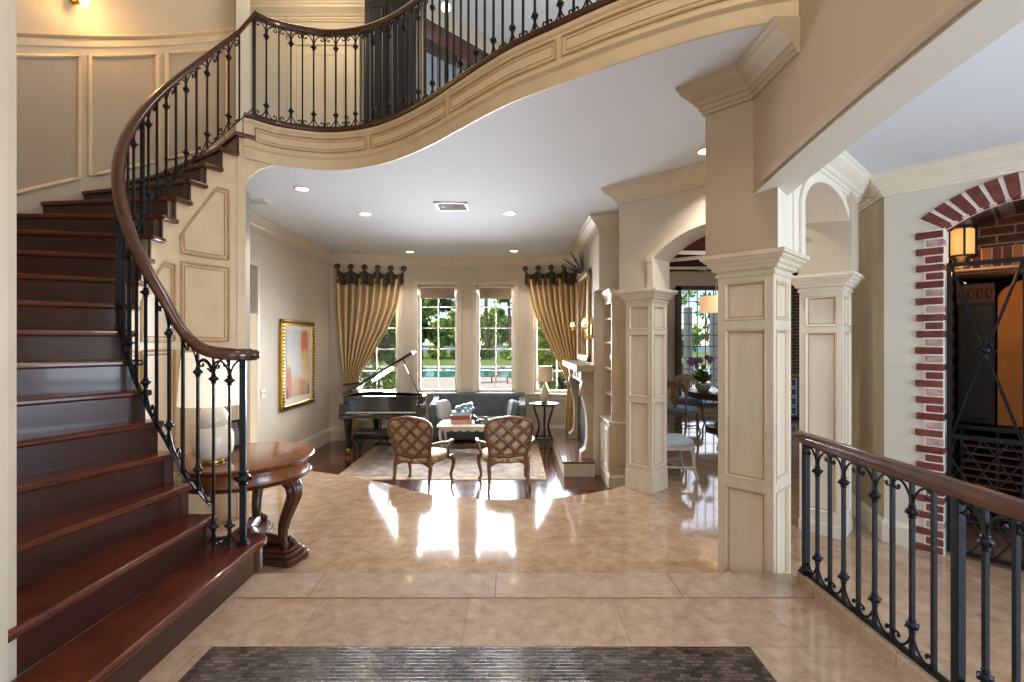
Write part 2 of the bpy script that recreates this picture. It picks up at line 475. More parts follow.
# ================================================================ WALLS
def seg_wall(mb, p0, p1, z0, z1, th, holes=()):
    """wall from p0 to p1 (plan), th to the right of travel; holes (s0,s1,za,zb)"""
    d = (p1-p0); L = d.length; e = d/L; n = Vector((e.y,-e.x,0))*th
    s = 0
    put = lambda a, b, za, zb: mb.obox(p0+e*a+UZ*za, e*(b-a), n, UZ*(zb-za)) if b-a > 1e-4 and zb-za > 1e-4 else None
    for a, b, za, zb in sorted(holes):
        put(s, a, z0, z1); put(a, b, z0, za); put(a, b, zb, z1); s = b
    put(s, L, z0, z1)
    return e, n.normalized()

# living room, left side: a cased opening close to the stair, then plain wall with the painting
mb = MB(); seg_wall(mb, V2(-3.77,10.02), V2(-3.77,5.75), -.75, CEIL, .16, [(2.94,4.0,-.75,2.60)])
mb.mi = 0
struct(mb.build('wall_left', MT['wall']), 'beige wall of the living room with the gilt-framed painting', 'wall')
mb = MB(); mb.b2(-5.2,-5.1,5.6,7.8,-.6,3.3); mb.b2(-5.1,-3.94,7.7,7.8,-.6,3.3); mb.b2(-5.1,-3.98,6.0,7.7,3.2,3.28); mb.b2(-5.1,-3.72,6.0,7.7,-.6,ZT-.002)
struct(mb.build('wall_passage', MT['wall']), 'shaded wall seen through the cased opening beside the stair', 'wall')
mb = MB()
mb.b2(-3.78,-3.752,7.085,7.15,ZT,2.60); mb.b2(-3.78,-3.75,5.9,7.155,2.605,2.67); mb.b2(-3.78,-3.735,5.85,7.18,2.672,2.71)
struct(mb.build('trim_5', MT['crown'], bevel=.006), 'cream casing round the opening beside the stair', 'trim')

bay = [V2(-3.77,9.95), V2(-2.22,10.3), V2(.25,10.3), V2(1.75,9.9)]
def bay_wall(name, p0, p1, holes, label):
    mb = MB(); e, n = seg_wall(mb, p0, p1, -.75, CEIL, -.2, holes)
    struct(mb.build(name, MT['wall']), label, 'wall')
    return e, -n          # along, outward
WZ0, WZ1 = .40, 2.70
dl = (bay[1]-bay[0]).length; dr = (bay[3]-bay[2]).length
win = []
e, n = bay_wall('wall_far_left', bay[0], bay[1], [(.30*dl,.865*dl,WZ0,WZ1)], 'angled bay wall behind the open piano'); win.append((bay[0]+e*.30*dl, e, n, .565*dl))
e, n = bay_wall('wall_far', bay[1], bay[2], [(.20,1.04,WZ0,WZ1),(1.47,2.26,WZ0,WZ1)], 'bay wall behind the sofa with two tall windows'); win.append((bay[1]+e*.20, e, n, .84)); win.append((bay[1]+e*1.47, e, n, .79))
e, n = bay_wall('wall_far_right', bay[2], bay[3], [(.146*dr,.75*dr,WZ0,WZ1)], 'angled bay wall behind the round side table'); win.append((bay[2]+e*.146*dr, e, n, .604*dr))

wl = ['tall grid window behind the piano, partly covered by the curtain', 'tall grid window above the sofa, nearer the piano',
      'tall grid window above the sofa, nearer the lamp', 'tall window beside the glass lamp, partly covered by the curtain']
for i, (o, e, n, w) in enumerate(win):
    H = WZ1-WZ0
    t = thing('window_%d' % (i+1), wl[i], 'window', o+UZ*WZ0, 0, None, 'structure')
    t.rotation_euler.z = math.atan2(e.y, e.x); t.matrix_basis = Matrix.Translation(o+UZ*WZ0) @ Matrix.Rotation(math.atan2(e.y,e.x),4,'Z')
    mb = MB()                                                # sash, local x along, y outward
    for a in (0, w-.05): mb.b2(a, a+.05, .06, .12, 0, H)
    mb.b2(0,w,.06,.12,0,.06); mb.b2(0,w,.06,.12,H-.05,H)
    mb.build('sash', MT['white'], t, bevel=.006)
    mb = MB(); mb.b2(w/2-.011,w/2+.011,.07,.105,.05,H-.05)
    for q in (.2,.4,.6,.8): mb.b2(.04,w-.04,.072,.103,H*q-.011,H*q+.011)
    mb.build('muntin_grid', MT['white'], t)
    mb = MB(); mb.b2(.04,w-.04,.086,.09,.04,H-.04); mb.build('pane', MT['glass'], t)
    mb = MB()
    cw = .10
    mb.b2(-cw,0,-.03,0,0,H); mb.b2(w,w+cw,-.03,0,0,H); mb.b2(-cw,w+cw,-.03,0,H,H+cw)
    for a in (-cw, w): mb.b2(a-.005,a+cw+.005,-.042,0,H-.005,H+cw+.005)
    mb.build('casing', MT['crown'], t, bevel=.008)
    mb = MB(); mb.b2(-cw-.04,w+cw+.04,-.10,.06,-.05,0); mb.b2(-cw,w+cw,-.03,0,-.14,-.05)
    mb.build('sill', MT['crown'], t, bevel=.01)
    if i in (1, 2):
        s = thing('roman_shade', ['raised taupe shade at the head of the window nearer the piano','raised taupe shade at the head of the window nearer the lamp'][i-1], 'shade', o+UZ*(WZ1-.32), 0, 'raised window shades')
        s.rotation_euler.z = math.atan2(e.y,e.x)
        mb = MB()
        for q in range(4): mb.b2(.055,w-.055,.03-.006*q,.052-.004*q,.03+q*.05,.105+q*.05)
        mb.build('folds', mat('shade_cloth_%d'%i,(150,128,108),.8,var=.1), s)
        mb = MB(); mb.b2(.05,w-.05,.02,.058,.24,.29); mb.build('head_rail', MT['white'], s)

# crown and skirting round the living room
CR = [V2(-3.77,5.8), V2(-3.77,9.95), V2(-2.22,10.3), V2(.25,10.3), V2(1.74,9.903)]
mb = MB(); mb.sweep([p+UZ*CEIL for p in CR], CROWN, side=1)
struct(mb.build('trim_6', MT['crown']), 'cream crown moulding round the living room ceiling', 'crown moulding')
mb = MB(); mb.sweep([V2(-3.77,7.16,ZW), V2(-3.77,9.95,ZW), V2(-2.22,10.3,ZW), V2(.25,10.3,ZW), V2(1.74,9.903,ZW)], scaled(BASEB,1,1.35), side=1)
struct(mb.build('baseboard_living', MT['crown']), 'tall cream baseboard round the living room', 'baseboard')

# stair well: curved outer wall with raking wainscot
def arc(r, a0, a1, n): return [cyl(r, a0+(a1-a0)*i/n) for i in range(n+1)]
mb = MB(); ou = arc(2.42, R(124), R(273), 60); inn = arc(2.28, R(124), R(273), 60)
mb.poly_z([(p.x,p.y) for p in ou] + [(p.x,p.y) for p in reversed(inn)], -.4, 6.6)
struct(mb.build('wall_stair', MT['wall'], smooth=30), 'curved panelled wall rising round the staircase', 'wall')
stz = lambda a: RISE*KOF(a)
mb = MB(); n = 50
path = [cyl(2.28, R(124.5+ (262-124.5)*i/n), stz(R(124.5+(262-124.5)*i/n))+1.50) for i in range(n+1)]
mb.sweep(path, [(0,-.10),(.012,-.10),(.014,-.03),(.03,-.02),(.045,0),(.045,.02),(0,.02)], side=-1)
for a0 in range(8):
    A0 = 147.7-17.5+17.5*a0; A1 = A0+15.2
    lo, hi = .14, 1.31
    pts = [(A0,lo)] + [(A0,hi)] + [(A0+(A1-A0)*i/8,hi) for i in range(1,9)] + [(A1-(A1-A0)*i/8,lo) for i in range(0,8)]
    P = [cyl(2.272, R(a), stz(R(a))+z) for a, z in pts]
    mb.tube(P, .022, 6, closed=True)
mf = MB()
for a0 in range(8):
    A0 = 147.7-17.5+17.5*a0
    mf.grid(lambda u, v: cyl(2.277, R(A0+15.2*u), stz(R(A0+15.2*u))+.14+1.17*v), 10, 1)
struct(mf.build('trim_21', MT['panelfill'], recalc=False), 'grey-beige panel fields on the curved stair wall', 'panel')
struct(mb.build('trim_7', MT['stairtrim'], smooth=40), 'raking cream panel mouldings on the curved stair wall', 'panel moulding')
mb = MB(); mb.obox(cyl(2.24,R(124.3)), (cyl(2.28,R(128))-cyl(2.28,R(124.3))), Vector((.04,-.06,0)), UZ*6.6)
struct(mb.build('trim_8', MT['wall_grey']), 'pale casing at the end of the curved stair wall', 'trim')

mb = MB(); mb.b2(-2.08,-1.93,-3.2,1.87,0,6.6)
struct(mb.build('wall_near_left', MT['wall']), 'beige entrance wall ending beside the bottom stair', 'wall')
mb = MB(); mb.sweep([V2(-1.93,-3,0), V2(-1.93,1.6,0)], BASEB, side=1)
struct(mb.build('baseboard_left', MT['crown']), 'cream baseboard of the entrance wall', 'baseboard')

# unseen entrance wall behind the viewer, with tall openings added to let in daylight
mb = MB(); seg_wall(mb, V2(2.0,-3.2), V2(-2.08,-3.2), 0, 6.6, -.2, [(.45,3.55,.1,2.75),(.6,3.4,3.2,6.1)])
struct(mb.build('wall_entrance', MT['wall']), 'unseen entrance wall with tall openings added for daylight', 'wall')

# ---- arcade on the right: three panelled columns, arched walls above
def local_prism(mb, o, e, off, pts):
    mb.prism([o+e*s+UZ*z for s, z in pts], off)
def arch_pts(s0, s1, zs, rise, n=24):
    c = (s0+s1)/2; h = (s1-s0)/2
    return [(c-h*math.cos(pi*i/n), zs+rise*math.sin(pi*i/n)) for i in range(n+1)]
CAPZ = 2.09
def seg_arch(s0, s1, zs, rise, n=24):
    c = (s0+s1)/2; h = (s1-s0)/2; r = (h*h+rise*rise)/(2*rise); a = math.asin(min(1,h/r))
    return [(c+r*math.sin(-a+2*a*i/n), zs+rise-r+r*math.cos(-a+2*a*i/n)) for i in range(n+1)]
nR = Vector((.695,-.719,0)); nL = Vector((-.719,-.695,0))
# wall between the middle and the far-right column (arch to the dining room)
e23 = (c3-c2).normalized(); n23 = Vector((e23.y,-e23.x,0))     # n23 towards the viewer/left
if n23.dot(c2) > 0: n23 = -n23
oA = c2 - e23*.40 + n23*.035
mb = MB(); L23 = 2.26
sA, sB = .445, .40+1.792-.335
local_prism(mb, oA, e23, -n23*.37, [(0,CAPZ),(sA,CAPZ)] + seg_arch(sA,sB,2.42,.285) + [(sB,CAPZ),(L23,CAPZ),(L23,CEIL),(0,CEIL)])
struct(mb.build('wall_arch_dining', MT['wall']), 'beige wall above the middle column, arched towards the dining room', 'wall')
mb = MB()
ap = [(sA-.005,CAPZ+.02),(sA-.005,2.3)] + arch_pts(sA-.005,sB+.005,2.42,.295) + [(sB+.005,CAPZ+.02)]
P = [oA+e23*s+UZ*z for s, z in ap]
ins = seg_arch(sA-.07,sB+.07,2.44,.33)
Q = [oA+e23*s+UZ*z for s, z in ins]
vs = []; fs = []
I = [oA+e23*s+UZ*z for s, z in seg_arch(sA,sB,2.42,.285)]
for i in range(25):
    vs += [I[i]+n23*.0, I[i]+n23*.022, Q[i]+n23*.022, Q[i]+n23*.0]
for i in range(24):
    for k in range(4): fs.append((i*4+k, i*4+(k+1)%4, (i+1)*4+(k+1)%4, (i+1)*4+k))
mb.add(vs, fs)
mb.obox(oA+e23*(sA-.075)+UZ*CAPZ, e23*.075, n23*.026, UZ*(2.40-CAPZ)); mb.obox(oA+e23*(sA-.09)+UZ*2.38, e23*.09, n23*.035, UZ*.07)
struct(mb.build('trim_9', MT['crown'], bevel=.005), 'cream arch moulding of the dining room arch', 'trim')
mb = MB(); mb.sweep([oA-n23*.37+UZ*CEIL, oA+UZ*CEIL, oA+e23*2.3+UZ*CEIL], CROWN, side=1)
struct(mb.build('trim_10', MT['crown']), 'cream crown moulding above the dining room arch', 'crown moulding')

# wall between the near column and the far-right column (arch to the wine room)
e13 = (c3-c1).normalized(); n13 = Vector((e13.y,-e13.x,0))
oB = c1 + n13*.035 - e13*.035
L13 = 1.551+.035; tA, tB = .46, L13
mb = MB()
local_prism(mb, oB, e13, -n13*.36, [(.3,CAPZ),(tA,CAPZ)] + arch_pts(tA,tB,2.44,.27) + [(tB,CAPZ),(L13+.36,CAPZ),(L13+.36,CEIL),(.3,CEIL)])
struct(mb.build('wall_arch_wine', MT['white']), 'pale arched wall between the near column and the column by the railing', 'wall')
mb = MB()
I = [oB+e13*s+UZ*z for s, z in arch_pts(tA,tB,2.44,.27)]; Q = [oB+e13*s+UZ*z for s, z in arch_pts(tA-.07,tB+.07,2.44,.34)]
vs = []; fs = []
for i in range(25): vs += [I[i], I[i]+n13*.02, Q[i]+n13*.02, Q[i]]
for i in range(24):
    for k in range(4): fs.append((i*4+k, i*4+(k+1)%4, (i+1)*4+(k+1)%4, (i+1)*4+k))
mb.add(vs, fs)
for s in (tA-.07, tB): mb.obox(oB+e13*s+UZ*CAPZ, e13*.07, n13*.022, UZ*(2.44-CAPZ))
struct(mb.build('trim_11', MT['white'], bevel=.004), 'pale arch moulding beside the wine room', 'trim')
# block above the near column and the long beam over the railing
cb = c1 + V2(0,-.05)
def lit_block_face(o):  # paler paint on the right face stands for light from the side
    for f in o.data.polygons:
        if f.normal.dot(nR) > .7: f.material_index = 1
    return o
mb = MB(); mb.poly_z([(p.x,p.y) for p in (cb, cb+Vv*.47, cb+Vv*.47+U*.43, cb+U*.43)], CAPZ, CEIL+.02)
struct(lit_block_face(mb.build('wall_block', [MT['tan'],MT['white']])), 'beige wall block standing on the near column', 'wall')
def lit_soffit_faces(o):  # underside and right faces coloured paler to imitate side light
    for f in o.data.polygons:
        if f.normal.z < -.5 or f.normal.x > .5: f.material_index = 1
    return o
bx = (cb+Vv*.148); BX0 = bx.x; BX1 = BX0+.235
soff = lambda y: 2.70-.030*(y-.4)**2
ys = [bx.y+.02-(bx.y+.02+3.2)*i/40 for i in range(41)]
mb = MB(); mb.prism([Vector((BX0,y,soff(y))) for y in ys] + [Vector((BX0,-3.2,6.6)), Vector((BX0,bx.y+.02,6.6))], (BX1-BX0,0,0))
struct(lit_soffit_faces(mb.build('wall_right', [MT['tan'],MT['wall_grey']])), 'tan beam wall arching over the landing railing', 'wall')
mb = MB(); 
pr = [(0,.012),(-.018,.012),(-.03,.03),(-.03,.055),(-.018,.075),(-.018,.095),(0,.10)]
yy = [y for y in ys if y < bx.y-.03]
vs = []; fs = []
for y in yy: vs += [Vector((BX0+a, y, soff(y)+b)) for a, b in pr]
m_ = len(pr)
for i in range(len(yy)-1):
    for k in range(m_): fs.append((i*m_+k, i*m_+(k+1)%m_, (i+1)*m_+(k+1)%m_, (i+1)*m_+k))
fs += [tuple(range(m_)), tuple((len(yy)-1)*m_+k for k in range(m_))]
mb.add(vs, fs)
struct(mb.build('trim_12', MT['tan'], smooth=35), 'moulding along the lower edge of the arched beam', 'trim')
mb = MB(); lv = cb+Vv*.47
mb.sweep([lv+U*.4+UZ*CEIL, lv+UZ*CEIL, bx+UZ*CEIL, V2(BX0,2.66,CEIL)], CROWN, side=1)
struct(mb.build('trim_13', MT['tan']), 'crown moulding on the wall block above the near column', 'crown moulding')

# ---- wine room side: ceiling, wall with brick arch
mb = MB(); mb.poly_z([(1.78,-3.3),(8.2,-3.3),(8.2,5.2),(3.9,5.2),(2.98,4.2),(1.98,3.34),(1.78,3.1)], 2.92, 3.0)
struct(mb.build('ceiling_wine', MT['ceil']), 'smooth ceiling of the room beside the landing railing', 'ceiling')
eB = Vector((.6606,-.7507,0)); nB = Vector((.7507,.6606,0)); b0 = V2(3.2,4.128)
arcB = lambda s: 2.568-.717*(s-.865)**2
mb = MB(); sb = [.38+.97*i/20 for i in range(21)]
local_prism(mb, b0, eB, nB*.14, [(0,ZT),(.38,ZT)] + [(s,arcB(s)) for s in sb] + [(1.35,ZT),(3.2,ZT),(3.2,2.95),(0,2.95)])
struct(mb.build('wall_brick_arch', MT['wall_grey']), 'pale angled wall holding the brick arch and gate', 'wall')
mb = MB(); pA = [V2(3.2,4.128), V2(3.235,4.26), V2(3.29,4.42), V2(3.35,4.60), V2(3.42,4.85), V2(3.5,5.4)]
mb.poly_z([(p.x,p.y) for p in pA] + [(3.75,5.4),(3.75,4.7),(3.35,4.2)], ZT, 2.95)
struct(mb.build('wall_alcove', MT['olive']), 'wall return behind the column by the railing, painted olive-beige for its shade', 'wall')
mb = MB(); mb.sweep([p+UZ*ZT for p in reversed(pA)] + [b0+eB*.2+UZ*ZT], scaled(BASEB,1,.9), side=1)
struct(mb.build('baseboard_alcove', MT['white']), 'pale baseboard curving behind the railing', 'baseboard')
mb = MB(); mb.sweep([oB+e13*.42+UZ*2.92, oB+e13*(L13+.36)+UZ*2.92, oB+e13*(L13+.36)-n13*.1+UZ*2.92], scaled(CROWN,.95,.9), side=1)
struct(mb.build('trim_14', MT['white']), 'pale crown moulding above the arch beside the wine room', 'crown moulding')
mb = MB(); mb.sweep([pA[5]+UZ*2.92, pA[3]+UZ*2.92, b0+UZ*2.92, b0+eB*3.2+UZ*2.92], scaled(CROWN,.95,.9), side=1)
struct(mb.build('trim_15', MT['white']), 'pale crown moulding above the brick arch', 'crown moulding')
mb = MB(); seg_wall(mb, b0+eB*3.2, V2(5.32,-3.2), ZT, 2.95, -.2, [(.6,4.2,.3,2.5)])
struct(mb.build('wall_wine_side', MT['wall_grey']), 'pale side wall with a wide window opening', 'wall')

# ---- dining room shell
mb = MB(); mb.poly_z([(3.0,4.36),(8.2,4.36),(8.2,12),(1.9,12),(1.9,5.75)], 3.2, 3.26)
struct(mb.build('ceiling_dining', MT['darkred']), 'dark red timber ceiling of the dining room', 'ceiling')
mb = MB()
for a, b in ((V2(2.6,7.0),V2(6.6,10.2)), (V2(2.4,10.6),V2(6.4,7.6)), (V2(2.2,9.0),V2(7.0,9.3)), (V2(4.35,6.0),V2(4.5,11.5)), (V2(2.2,11.0),V2(7,11.0))):
    d = (b-a).normalized(); q = Vector((-d.y,d.x,0))*.035
    mb.obox(a-q+UZ*3.14, b-a, q*2, UZ*.06)
struct(mb.build('trim_16', MT['white']), 'pale crossing beams on the dark dining room ceiling', 'ceiling beams')
mb = MB(); seg_wall(mb, V2(1.95,11.7), V2(8.2,11.7), ZT-.4, 3.2, -.2, [(2.05,3.65,-.1,2.83)])
struct(mb.build('wall_dining', MT['wall']), 'beige end wall of the dining room', 'wall')
mb = MB(); mb.b2(1.86,1.98,7.3,11.9,-.6,3.2)
struct(mb.build('wall_dining_left', MT['wall']), 'wall between the living room and the dining room', 'wall')
t = thing('window_5', 'dark-framed leaded window at the end of the dining room', 'window', (4.0,11.62,-.1), 0, None, 'structure')
mb = MB(); W, H = 1.6, 2.93
mb.b2(-.02,.10,-.03,.12,0,H); mb.b2(W-.10,W+.02,-.03,.12,0,H); mb.b2(-.02,W+.02,-.03,.12,H-.1,H); mb.b2(0,W,-.03,.12,0,.1)
mb.build('frame', mat('dark_plum_timber',(70,44,46),.45), t, bevel=.01)
mb = MB()
for i in range(1,7): mb.b2(.1+1.4*i/7-.008,.1+1.4*i/7+.008,.03,.06,.1,H-.1)
for i in range(1,10): mb.b2(.1,W-.1,.03,.06,.1+2.73*i/10-.008,.1+2.73*i/10+.008)
mb.build('lead_grid', MT['iron'], t)
mb = MB(); mb.b2(.08,W-.08,.075,.08,.08,H-.08); mb.build('pane', MT['glass'], t)

# ---- fireplace breast
mb = MB(); mb.b2(1.26,1.85,7.42,9.30,-.6,CEIL); mb.b2(1.74,1.86,9.30,9.95,-.6,CEIL); mb.b2(1.26,1.85,6.95,7.42,2.26,CEIL)
struct(mb.build('wall_fireplace', MT['wall']), 'beige chimney breast above the mantelpiece', 'wall')
mb = MB(); mb.sweep([V2(1.74,9.9,CEIL), V2(1.74,9.30,CEIL), V2(1.26,9.30,CEIL), V2(1.26,6.95,CEIL), V2(1.9,6.95,CEIL)], scaled(CROWN,1.05,1.05), side=1)
struct(mb.build('trim_17', MT['crown']), 'crown moulding round the chimney breast', 'crown moulding')
mb = MB(); mb.b2(1.64,1.86,5.97,6.7,ZW,CEIL)
struct(mb.build('wall_pier', MT['wall']), 'wall behind the built-in bookcase and middle column', 'wall')

# ================================================================ CEILING SLAB, BALCONY FACE
out5 = cyl(2.28, R(127))
poly = [(p.x,p.y) for p in BALC_PATH] + [(1.63,3.2),(1.72,3.35),(8.2,3.35),(8.2,12.0),(1.95,12.0),(1.95,10.1),(.25,10.6),(-2.22,10.6),(-3.97,10.2),(-3.97,5.9),(out5.x,out5.y)]
mb = MB(); mb.poly_z(poly, CEIL, BALC-.03)
struct(mb.build('ceiling', MT['ceil']), 'pale grey ceiling of the living room under the balcony', 'ceiling')
FASC = [(0,0),(-.018,0),(-.022,.012),(-.022,.10),(-.03,.108),(-.044,.118),(-.044,.132),(-.03,.14),(-.022,.15),(-.022,.345),(-.03,.352),(-.04,.37),(-.04,.385),(0,.385)]
mb = MB(); mb.sweep([p+UZ*CEIL for p in BALC_PATH], [(-a,b) for a, b in FASC], side=1)
mg = MB()
# panel mouldings on the curved face
Ls = [0]
for a, b in zip(BALC_PATH, BALC_PATH[1:]): Ls.append(Ls[-1]+(b-a).length)
def on_bal(d, off=0, z=0):
    d = max(0, min(Ls[-1]-1e-4, d)); j = max(i for i in range(len(Ls)) if Ls[i] <= d); j = min(j, len(Ls)-2)
    a, b = BALC_PATH[j], BALC_PATH[j+1]; q = a.lerp(b, (d-Ls[j])/(Ls[j+1]-Ls[j])); e = (b-a).normalized()
    return q + Vector((e.y,-e.x,0))*off + UZ*z, e
d = .10
while d < Ls[-1]-.3:
    w = min(1.16, Ls[-1]-.05-d); n = 14
    pts = [on_bal(d+w*i/n, .024, CEIL+.182)[0] for i in range(n+1)] + [on_bal(d+w-w*i/n, .024, CEIL+.318)[0] for i in range(n+1)]
    mg.tube(pts, .011, 6, closed=True)
    pts = [on_bal(d+.03+(w-.06)*i/n, .022, CEIL+.212)[0] for i in range(n+1)] + [on_bal(d+w-.03-(w-.06)*i/n, .022, CEIL+.288)[0] for i in range(n+1)]
    mg.tube(pts, .005, 5, closed=True)
    d += w+.055
hp = [(0,CEIL-.30),(0,CEIL+.01),(.30,CEIL+.01),(.24,CEIL-.02),(.14,CEIL-.08),(.05,CEIL-.18)]
q0, e0 = on_bal(.0); nn0 = Vector((e0.y,-e0.x,0))
for off in (0,):
    mb.prism([on_bal(s_, .0)[0]+UZ*z for s_, z in hp], -nn0*.05)
struct(mg.build('trim_22', MT['glaze2'], smooth=35), 'glazed panel mouldings on the balcony face', 'panel moulding')
struct(mb.build('trim_18', MT['stairtrim'], smooth=35), 'curved cream panelled face of the balcony', 'balcony face')
mb = MB(); mb.sweep([p+UZ*(CEIL+.385) for p in BALC_PATH], [(-.02,0),(.03,0),(.05,.012),(.055,.03),(.05,.048),(.03,.055),(-.12,.055),(-.12,0)], side=1)
struct(mb.build('trim_19', MT['shoe'], smooth=40), 'dark wood nosing along the balcony edge', 'balcony nosing')

# ---- upper floor beyond the balcony, foyer ceiling
mb = MB(); mb.b2(-5.2,8.3,-3.4,12.0,6.6,6.75)
struct(mb.build('ceiling_upper', MT['ceil']), 'high ceiling over the entrance and upper hall', 'ceiling')
mb = MB(); mb.b2(-4.6,-1.45,7.0,7.15,BALC-.05,6.6); 
struct(mb.build('wall_upper', MT['wall']), 'beige upper hall wall seen through the balcony railing', 'wall')
mb = MB(); seg_wall(mb, V2(-1.45,7.0), V2(-.25,8.2), BALC-.05, 6.6, -.12, [(.18,1.55,4.5,6.02)])
seg_wall(mb, V2(-.25,8.2), V2(3.4,6.2), BALC-.05, 6.6, -.12, [(1.0,2.2,5.5,6.3)])
mb.b2(3.3,3.45,3.4,6.3,BALC-.05,6.6)
struct(mb.build('wall_upper_right', MT['wall_grey']), 'pale upper hall wall with a window open to the sky', 'wall')
e45 = Vector((.7071,.7071,0)); n45 = Vector((.7071,-.7071,0)); w0 = V2(-1.45,7.0)
mb = MB(); mb.obox(w0+e45*.12+n45*.06+UZ*5.98, e45*1.5, -n45*.3, UZ*.30); mb.obox(w0+e45*.12+n45*.06+UZ*4.45, e45*.07, -n45*.3, UZ*1.6)
mb.obox(w0+e45*1.5+n45*.06+UZ*4.45, e45*.09, -n45*.3, UZ*1.6); mb.obox(w0+e45*.12+n45*.08+UZ*4.40, e45*1.5, -n45*.3, UZ*.10)
for q in (.5,.85,1.18): mb.obox(w0+e45*q-n45*.06+UZ*4.5, e45*.03, -n45*.03, UZ*1.5)
struct(mb.build('window_6', MT['shoe'], bevel=.01), 'upper hall window with a heavy dark wood frame', 'window')
# panelled door upstairs
t = thing('door_1', 'cream panelled door with cased head in the upper hall', 'door', (-2.72,6.98,BALC), 0, None, 'structure')
mb = MB(); w = .80
mb.recess_face((-w/2,-.02,0),(1,0,0),(0,0,1),(0,-1,0),w,2.05,[(.12,w-.12,.2,.85),(.12,w-.12,1.0,1.93)],.015,.03); mb.b2(-w/2,w/2,-.019,.0,0,2.05)
mb.build('door_leaf', [MT['crown'],MT['glaze2']], t)
mb = MB()
for a in (-w/2-.12, w/2): mb.b2(a,a+.12,-.04,0,0,2.05)
mb.b2(-w/2-.12,w/2+.12,-.04,0,2.05,2.2); mb.b2(-w/2-.15,w/2+.15,-.07,0,2.2,2.25)
mb.build('casing', MT['crown'], t, bevel=.01)
mb = MB(); mb.ell((w/2-.07,-.06,1.0),(.028,.028,.028)); mb.build('door_knob', MT['bronze'], t, smooth=60)
mb = MB(); mb.sweep([V2(-4.6,7.0,6.35), V2(-1.5,7.0,6.35)], scaled(CROWN,1,1), side=1)
struct(mb.build('trim_20', MT['crown']), 'crown moulding of the upper hall', 'crown moulding')

# ================================================================ COLUMNS
def column(label, c, u, v, w, cap_h, rects, base_h, mats, top=CAPZ):
    """square panelled column: corner c, faces along v (left) and u (right)"""
    t = thing('panelled_column', label, 'column', (c.x,c.y,ZT))
    h = top-cap_h-ZT
    nl = Vector((-u.x,-u.y,0)); nr = Vector((-v.x,-v.y,0))
    p = [c, c+u*w, c+u*w+v*w, c+v*w]
    mb = MB(); m = .045
    z0 = base_h
    mb.mi = 0
    org = c+UZ*(ZT+z0)
    rr = [(m, w-m, a-z0-ZT, b-z0-ZT) for a, b in rects]
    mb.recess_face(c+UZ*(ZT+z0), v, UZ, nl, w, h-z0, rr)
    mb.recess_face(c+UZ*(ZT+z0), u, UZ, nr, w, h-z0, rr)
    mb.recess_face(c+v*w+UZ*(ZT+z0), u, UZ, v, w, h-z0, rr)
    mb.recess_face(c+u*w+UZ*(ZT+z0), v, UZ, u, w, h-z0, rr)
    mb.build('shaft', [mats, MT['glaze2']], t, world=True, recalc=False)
    mb = MB(); q = .003
    P = [c-u*q-v*q, c+u*(w+q)-v*q, c+u*(w+q)+v*(w+q), c-u*q+v*(w+q)]
    mb.sweep([x+UZ*ZT for x in P], [(-.02,0),(.003,0),(.003,base_h-.03),(.0,base_h-.015),(-.012,base_h),(-.03,base_h)], closed=True)
    mb.build('plinth', mats, t, world=True)
    mb = MB(); zc = top-cap_h
    mb.sweep([x+UZ*zc for x in p], [(-.06,0),(.012,0),(.014,.02),(.006,.024),(.006,.034),(.03,.044),(.034,.062),(.05,.075),(.054,.09),(.075,.104),(.08,.118),(.092,.122),(.092,cap_h),(-.06,cap_h)], closed=True)
    mb.poly_z([(x.x,x.y) for x in p], zc+.002, top-.002)
    mb.build('capital', mats, t, world=True, smooth=30)
    return t
column('large panelled column standing nearest the landing step, at the railing end', c1, U, Vv, .36, .15, [(-.12,.50),(.56,1.58),(1.64,1.905)], .05, MT['trim'])
column('slim panelled column beside the built-in bookcase', c2, U, Vv, .34, .15, [(.06,.80),(.86,1.58),(1.63,1.90)], .24, MT['trim'])
column('pale panelled column behind the near end of the iron railing', c3, U, Vv, .335, .15, [(-.02,.50),(.56,1.58),(1.63,1.90)], .12, MT['white'])
# ================================================================ STAIRCASE
st = thing('staircase', 'curving dark mahogany staircase with cream panelled side rising to the balcony', 'staircase', (C0.x, C0.y, 0))
RI, RO = .935, 2.275
NOSE = .028
for k in range(1, 19):
    a0, a1 = ANG(k), ANG(k+1)
    a0n = a0 + .022; b0_, b1_ = ANGO(k), ANGO(k+1)
    ri = RI - (.10 if k == 1 else 0)
    n = 6
    inner = [cyl(ri, a0n+(a1-.02-a0n)*i/n) for i in range(n+1)]
    outer = [cyl(RO, b0_+NOSE/RO+(b1_-.01-b0_-NOSE/RO)*i/n) for i in range(n+1)]
    z1 = k*RISE
    mb = MB()
    if k == 1:   # bullnose step, wrapped round the newel post
        q = cyl(.90, R(282.6))
        rnd = [q + Vector((.135*math.cos(R(t)), .135*math.sin(R(t)),0)) for t in range(150, -31, -15)]
        inner = [cyl(RI+.03,a1-.02)] + rnd
        poly = rnd + [cyl(RO+.6, b0_+.004)] + [cyl(RO+.6, b1_)] + [cyl(RI+.05, a1-.02)]
    else:
        poly = inner + list(reversed(outer))
    if k == 2: poly = inner + [cyl(RO, b1_-.01), cyl(RO, b0_-.03), cyl(RO+.03, b0_-.03), cyl(RO+.03, b0_+NOSE/RO), cyl(RO, b0_+NOSE/RO)]
    mb.poly_z([(p.x,p.y) for p in poly], z1-.042, z1)
    mb.build('tread', MT['mahog'], st, bevel=.014, world=True)
